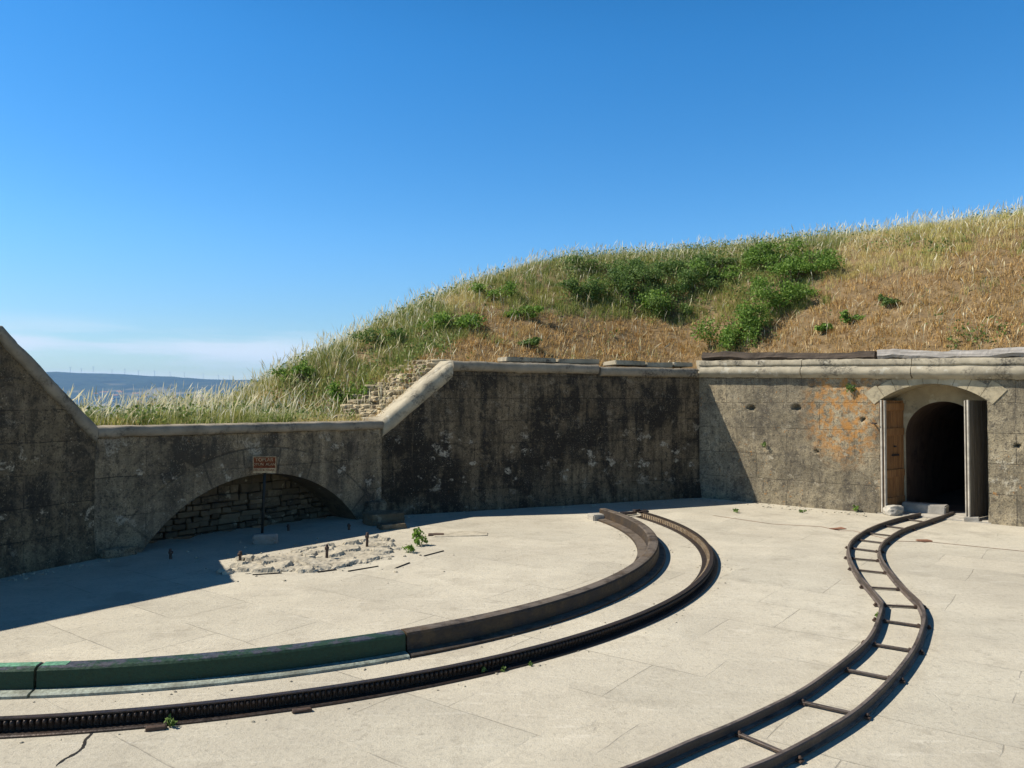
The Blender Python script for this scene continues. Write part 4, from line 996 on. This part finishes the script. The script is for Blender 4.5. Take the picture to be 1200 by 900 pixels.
# ------------------------------------------------------------------ broken masonry, iron pins, loose stones
edge = [(262, 671), (283, 655), (330, 650), (372, 643), (420, 634), (448, 630), (464, 640), (456, 653), (424, 660), (386, 668), (330, 671), (290, 673)]
EP = np.array([G(*q)[:2] for q in edge])
def inpoly(p):
    c = False; n = len(EP)
    for i in range(n):
        a, b = EP[i], EP[(i + 1) % n]
        if (a[1] > p[1]) != (b[1] > p[1]) and p[0] < (b[0] - a[0]) * (p[1] - a[1]) / (b[1] - a[1]) + a[0]: c = not c
    return c
def edist(p):
    m = 9
    for i in range(len(EP)):
        a, b = EP[i], EP[(i + 1) % len(EP)]; s = b - a; k = np.clip((p - a) @ s / (s @ s), 0, 1); m = min(m, np.linalg.norm(p - a - k * s))
    return m if inpoly(p) else -m
mb = MB(); x0, y0 = EP.min(0) - .25; x1, y1 = EP.max(0) + .25; nx = int((x1 - x0) / .022); ny = int((y1 - y0) / .022); keep = {}
for j in range(ny):
    for i in range(nx):
        p = np.array([x0 + i * .022, y0 + j * .022]); e = edist(p) + .22 * fbm(p[0] * 2.6, p[1] * 4, 0, 4)
        if e > -.03:
            w_ = .12 * fbm(p[0] * 5, p[1] * 5, 7., 3); vd, vp = mn.voronoi(Vector((p[0] * 3.1 + w_, p[1] * 3.1 - w_, 0))); gap = min(1, (vd[1] - vd[0]) * 16); hs = mn.cell(vp[0] * 7.3); tl = mn.cell(vp[0] * 3.1 + Vector((9, 2, 0)))
            z = min(1, max(0, e / .05)) * max(.012, .034 + .03 * hs + tl * .05 * (p[0] * 3.1 - vp[0].x)) * (.1 + .9 * gap) + .010 * fbm(p[0] * 14, p[1] * 14, 1, 4)
            keep[(i, j)] = mb.vert((p[0], p[1], z if e > 0 else -.02))
for (i, j), k in keep.items():
    q = [keep.get((i + 1, j)), keep.get((i + 1, j + 1)), keep.get((i, j + 1))]
    if None not in q: mb.face([k] + q)
tag(mb.build('broken_masonry', M['paving']), 'broken raised patch of pale masonry with iron pins in front of the niche', 'masonry')
gv = MB(); gr = random.Random(31)
def chip(x, y, r):
    m_ = rock_mesh((x, y, r * .3), (r * gr.uniform(1.2, 2.4), r * gr.uniform(1., 1.8), r * gr.uniform(.7, 1.2)), gr.random() * 60, .35, 1, gr.uniform(0, 3), .4); k = len(gv.v); gv.v += m_.v
    for f in m_.f: gv.face([k + i for i in f])
for k in range(170):
    q = EP.mean(0) + np.array([gr.gauss(0, .95), gr.gauss(0, .7)]); chip(q[0], q[1], gr.choice((.008, .01, .014, .02, .028)))
for a, b, n_, lo, hi in ((C_, D_, 90, .1, .5), (D_, D_ + tDE * 4.2, 110, .1, .7), (A_, B_, 40, .1, .4), (L0, A_, 50, .1, .4)):
    for k in range(n_):
        u = gr.random() * np.linalg.norm(b - a); q = a + unit(b - a) * u + outn(a, b) * gr.uniform(lo, hi); chip(q[0], q[1], gr.choice((.01, .014, .02, .03)))
for k in range(260):
    a = gr.uniform(-85, 20); q = arcpos(gr.choice((6.62, 7.18, 7.6, 7.98)) + gr.gauss(0, .05), a); chip(q[0], q[1], gr.choice((.006, .008, .012, .016)))
kind(gv.build('loose_gravel', M['paving']), 'stuff')
for pts_ in (((109, 846), (107, 858), (100, 868), (98, 876), (88, 882), (74, 890), (64, 899)),):
    cr = MB(); w_ = .016 if pts_[0][0] == 109 else .005; Q = [G(*q, .003) for q in pts_]; Q2 = []
    for a, b in zip(Q[:-1], Q[1:]):
        for k in range(5): p = a + (b - a) * k / 5; Q2.append(p + np.array([.02 * fbm(p[0] * 9, p[1] * 9, 0), .02 * fbm(p[1] * 9, p[0] * 9, 3), 0]))
    Q2.append(Q[-1])
    for k in range(len(Q2) - 1):
        d = unit((Q2[k + 1] - Q2[k])[:2]); n0 = np.array([-d[1], d[0], 0]); wa, wb = [w_ * (.5 + .8 * abs(fbm(j * .7, w_, 0))) * (min(1, (len(Q2) - 1 - j) / 5)) for j in (k, k + 1)]
        cr.quad(Q2[k] - n0 * wa, Q2[k + 1] - n0 * wb, Q2[k + 1] + n0 * wb, Q2[k] + n0 * wa)
    kind(cr.build('floor_crack', M['black']), 'structure')
pins = [(281, 661, .14, 'short dark iron pin at the left end of the broken masonry'), (383, 655, .17, 'upright rusty iron pin near the middle of the broken masonry'), (430, 641, .19, 'upright iron pin at the right end of the broken masonry'), (338, 622, .12, 'dark iron pin in the shade just right of the sign post'), (409, 621, .12, 'dark iron pin in the shade under the right end of the arch'), (200, 655, .15, 'dark iron pin in the shade under the left end of the arch')]
for px, py, h, lb in pins:
    p = G(px, py, .0); z0 = .05 if px in (281, 383, 430) else 0
    mb = MB(); mb.tube((p[0], p[1], -.02), (p[0] + random.uniform(-.01, .01), p[1], z0 + h), .022, n=10); mb.tube((p[0], p[1], z0 + h * .55), (p[0], p[1], z0 + h * .78), .037, n=6)
    tag(bevel(mb.build('iron_pin', M['boltm']), .002, 1), lb, 'iron pin', 'iron pins of the old gun mount')
def blk(px, py, size, rz, mat, label, jit=.02, z=0., name='stone_block', bev=.02, rx=0.):
    p = G(px, py); mb = rock_mesh((p[0], p[1], z + size[2] / 2 - .02), size, px * .37, .10 if size[2] > .08 else .05, 4, rz, .88)
    o = mb.build(name, mat); return tag(o, label, 'stone')
blk(450, 613, (.75, .5, .24), .6, M['niche'], 'large grey stone block in shade at the foot of the wall junction')  # dark niche stone on this and the next block stands in for shadow
blk(459, 619, (.5, .34, .12), .5, M['niche'], 'lower grey stone step block in front of the larger one beside the weeds')
blk(540, 626, (1.0, .50, .035), .12, M['paving'], 'thin flat pale slab lying loose right of the weeds', .012, 0, 'stone_slab', .006)
mb = MB(); p = G(511, 627); mb.box((p[0], p[1], .006), (.28, .2, .03), .1, .005); tag(mb.build('hole_plate', M['boltm']), 'small dark plate in place of the hole at the left end of the loose slab', 'plate')  # dark plate drawn in place of the open hole
for i, (a, b, lb) in enumerate((((296, 674), (330, 672), 'leftmost thin dark slot strip in the floor below the broken masonry'), ((372, 671), (394, 668), 'thick short dark slot strip in the floor below the middle pin'), ((408, 670), (443, 664), 'thin long dark slot strip in the floor right of the thick one'), ((464, 666), (480, 660), 'short slanting dark slot strip in the floor below the weeds'), ((497, 652), (520, 646), 'thin dark slot strip in the floor below the loose slab'))):
    pa, pb = G(*a), G(*b); d = pb - pa; mb = MB(); c = (pa + pb) / 2  # black strips laid on the floor stand in for dark open slots
    mb.box((c[0], c[1], .008), (np.linalg.norm(d), .035 if i == 1 else .018, .012), math.atan2(d[1], d[0]), .002); tag(mb.build('slot_strip', M['black']), lb, 'slot strip', 'dark strips for slots in the floor')
# stones by the door
p = ond(U0 + .26, -.02, .09); tag(rock_mesh(p, (.40, .28, .24), 9, .25, 3, .3, .5).build('rock', M['rock']), 'pale rounded rock by the left door leaf', 'rock')
p = ond(U0 + .72, .62, .09); mb = MB(); mb.box((p[0], p[1], .12), (.85, .30, .20), math.atan2(tDE[1], tDE[0]), .012); tag(bevel(mb.build('stone_block', M['block']), .02), 'long grey stone block in shade on the door sill beside the rock', 'stone')
p = ond(U1 - .30, .04, .0); mb = MB(); mb.box((p[0], p[1], .04), (.26, .2, .1), math.atan2(tDE[1], tDE[0]) + .2, .012); tag(bevel(mb.build('stone_block', M['block']), .012), 'small dark block under the free edge of the right door leaf', 'stone')
# rusty joint strip across the yard in front of the gateway
pts = [G(*q, .004) for q in ((836, 604), (905, 614), (962, 617), (985, 622), (1000, 622), (1050, 634), (1090, 635), (1140, 640), (1210, 647), (1330, 660))]
mb = MB()
for a, b in zip(pts[:-1], pts[1:]):
    d = unit((b - a)[:2]); n_ = np.array([-d[1], d[0], 0]) * .014; mb.quad(a - n_, b - n_, b + n_, a + n_)
kind(mb.build('joint_strip', M['strip']), 'structure')
for px, py in ((982, 620), (1085, 634)):
    p = G(px, py); mb = MB(); mb.box((p[0], p[1], .004), (.3, .16, .02), random.uniform(.2, .7), .02); tag(mb.build('brick_fragment', M['strip']), 'flat reddish brick fragment in the floor joint, ' + ('left of the track' if px < 1000 else 'right of the track'), 'brick')

# ------------------------------------------------------------------ weeds
def weed(p, r, h, n, mi, label, sd_, ls=.05):
    rr = random.Random(sd_); th = thing('weed', label, 'weed', tuple(p)); mb = MB(); st = MB()
    for k in range(5):
        c = (p[0] + rr.uniform(-.6, .6) * r, p[1] + rr.uniform(-.6, .6) * r, p[2] + h * rr.uniform(.3, .9)); st.tube(p, c, .005, .002, 4)
        leafcloud(mb, c, (r * .4, r * .4, h * .3), n // 5, ls, rr)
    mb.build('leaves', m_bush[mi], th); st.build('stem', m_bush[mi], th)
weed(G(492, 640), .20, .26, 150, 0, 'bright green weed by the step block at the wall foot', 1, .07)
weed(G(478, 648), .14, .12, 70, 0, 'low green weed left of the loose slab', 2, .06)
weed(G(199, 852), .05, .08, 40, 1, 'small pale weed against the rack at the left', 3, .035)
weed(G(567, 789), .045, .06, 34, 1, 'small weed against the outer foot of the rack, nearest the middle', 4, .035)
weed(G(590, 787), .04, .035, 24, 1, 'second small weed along the rack, right of the nearer one', 5, .03)
weed(G(620, 780), .04, .03, 20, 1, 'tiny weed furthest along the rack', 6, .03)
weed(G(1029, 724), .06, .06, 30, 0, 'tiny weed beside the bend of the narrow track', 7, .04)
weed(ond(1.72, -.03, 1.32), .10, .16, 60, 1, 'small dark plant growing from the gateway wall face', 8, .05)
weed(ond(3.68, -.03, 2.60), .12, .2, 70, 1, 'green plant sprouting from a crack left of the door arch', 9, .06)
weed(ond(3.8, -.12, .0), .1, .16, 60, 0, 'small weed at the foot of the gateway wall near the rock', 10, .05)
weed(G(864, 601), .12, .08, 50, 1, 'low dark weed on the floor near the wall corner', 11, .05)
weed(G(940, 601), .1, .06, 40, 1, 'flat weed on the floor under the gateway wall', 12, .05)

# ------------------------------------------------------------------ far wind turbines and houses
def ridge(px):
    best = None
    for Yd in range(4800, 7600, 100):
        x = (px - 600) / 900 * Yd; z = land_z(x, Yd); e = (z - EYE) / Yd
        if best is None or e > best[0]: best = (e, x, Yd, z)
    return best[1:]
first = None
for i, px in enumerate((82, 95, 109, 131, 146, 162, 181, 199, 216, 238, 256, 269)):
    x, y, z = ridge(px); h = 25 + 8 * random.random()
    th = thing('wind_turbine', 'tiny white wind turbine on the far ridge', 'wind turbine', (x, y, z), 'wind turbines on the far ridge')
    if first is None:
        th.scale = (.5, .5, .5)
        mb = MB(); mb.tube((x, y, z - 4), (x, y, z + 66), 2.6, 1.7, 8); mb.build('tower', M['turb'], th)
        mb = MB(); mb.box((x, y + 1, z + 67), (3.5, 9, 3.6)); mb.build('nacelle', M['turb'], th)
        for k in range(3):
            a = R(30 + 120 * k); mb = MB(); e = (x + 32 * math.cos(a), y - 5, z + 67 + 32 * math.sin(a)); mb.tube((x, y - 5, z + 67), e, 1.7, .5, 6); mb.build('blade', M['turb'], th)
        first = th
    else:
        for ch in first.children: c = ch.copy(); c.parent = th; COL.objects.link(c)
        th.rotation_euler = (0, random.uniform(0, 2) * 0, 0); s = h / 66; th.scale = (s, s, s)
hb = None
for i in range(46):
    px = random.uniform(112, 290); Yd = random.uniform(4000, 4350); x = (px - 600) / 900 * Yd; z = land_z(x, Yd)
    th = thing('house', 'tiny pale house in the distant town below the hills', 'house', (x, Yd, z), 'houses of the distant town')
    if hb is None:
        mb = MB(); mb.box((x, Yd, z + 4), (16, 12, 10)); mb.build('wall', M['house'], th)
        mb = MB(); zz = z + 9
        for s in (-1, 1): mb.quad((x - 8.5, Yd, zz + 4), (x + 8.5, Yd, zz + 4), (x + 8.5, Yd + s * 6.6, zz), (x - 8.5, Yd + s * 6.6, zz))
        mb.build('roof', M['roof'], th); hb = th
    else:
        for ch in hb.children: c = ch.copy(); c.parent = th; COL.objects.link(c)
        th.rotation_euler = (0, 0, random.uniform(-.5, .5)); s = random.uniform(.8, 1.6); th.scale = (s * random.uniform(.8, 1.5), s, s)
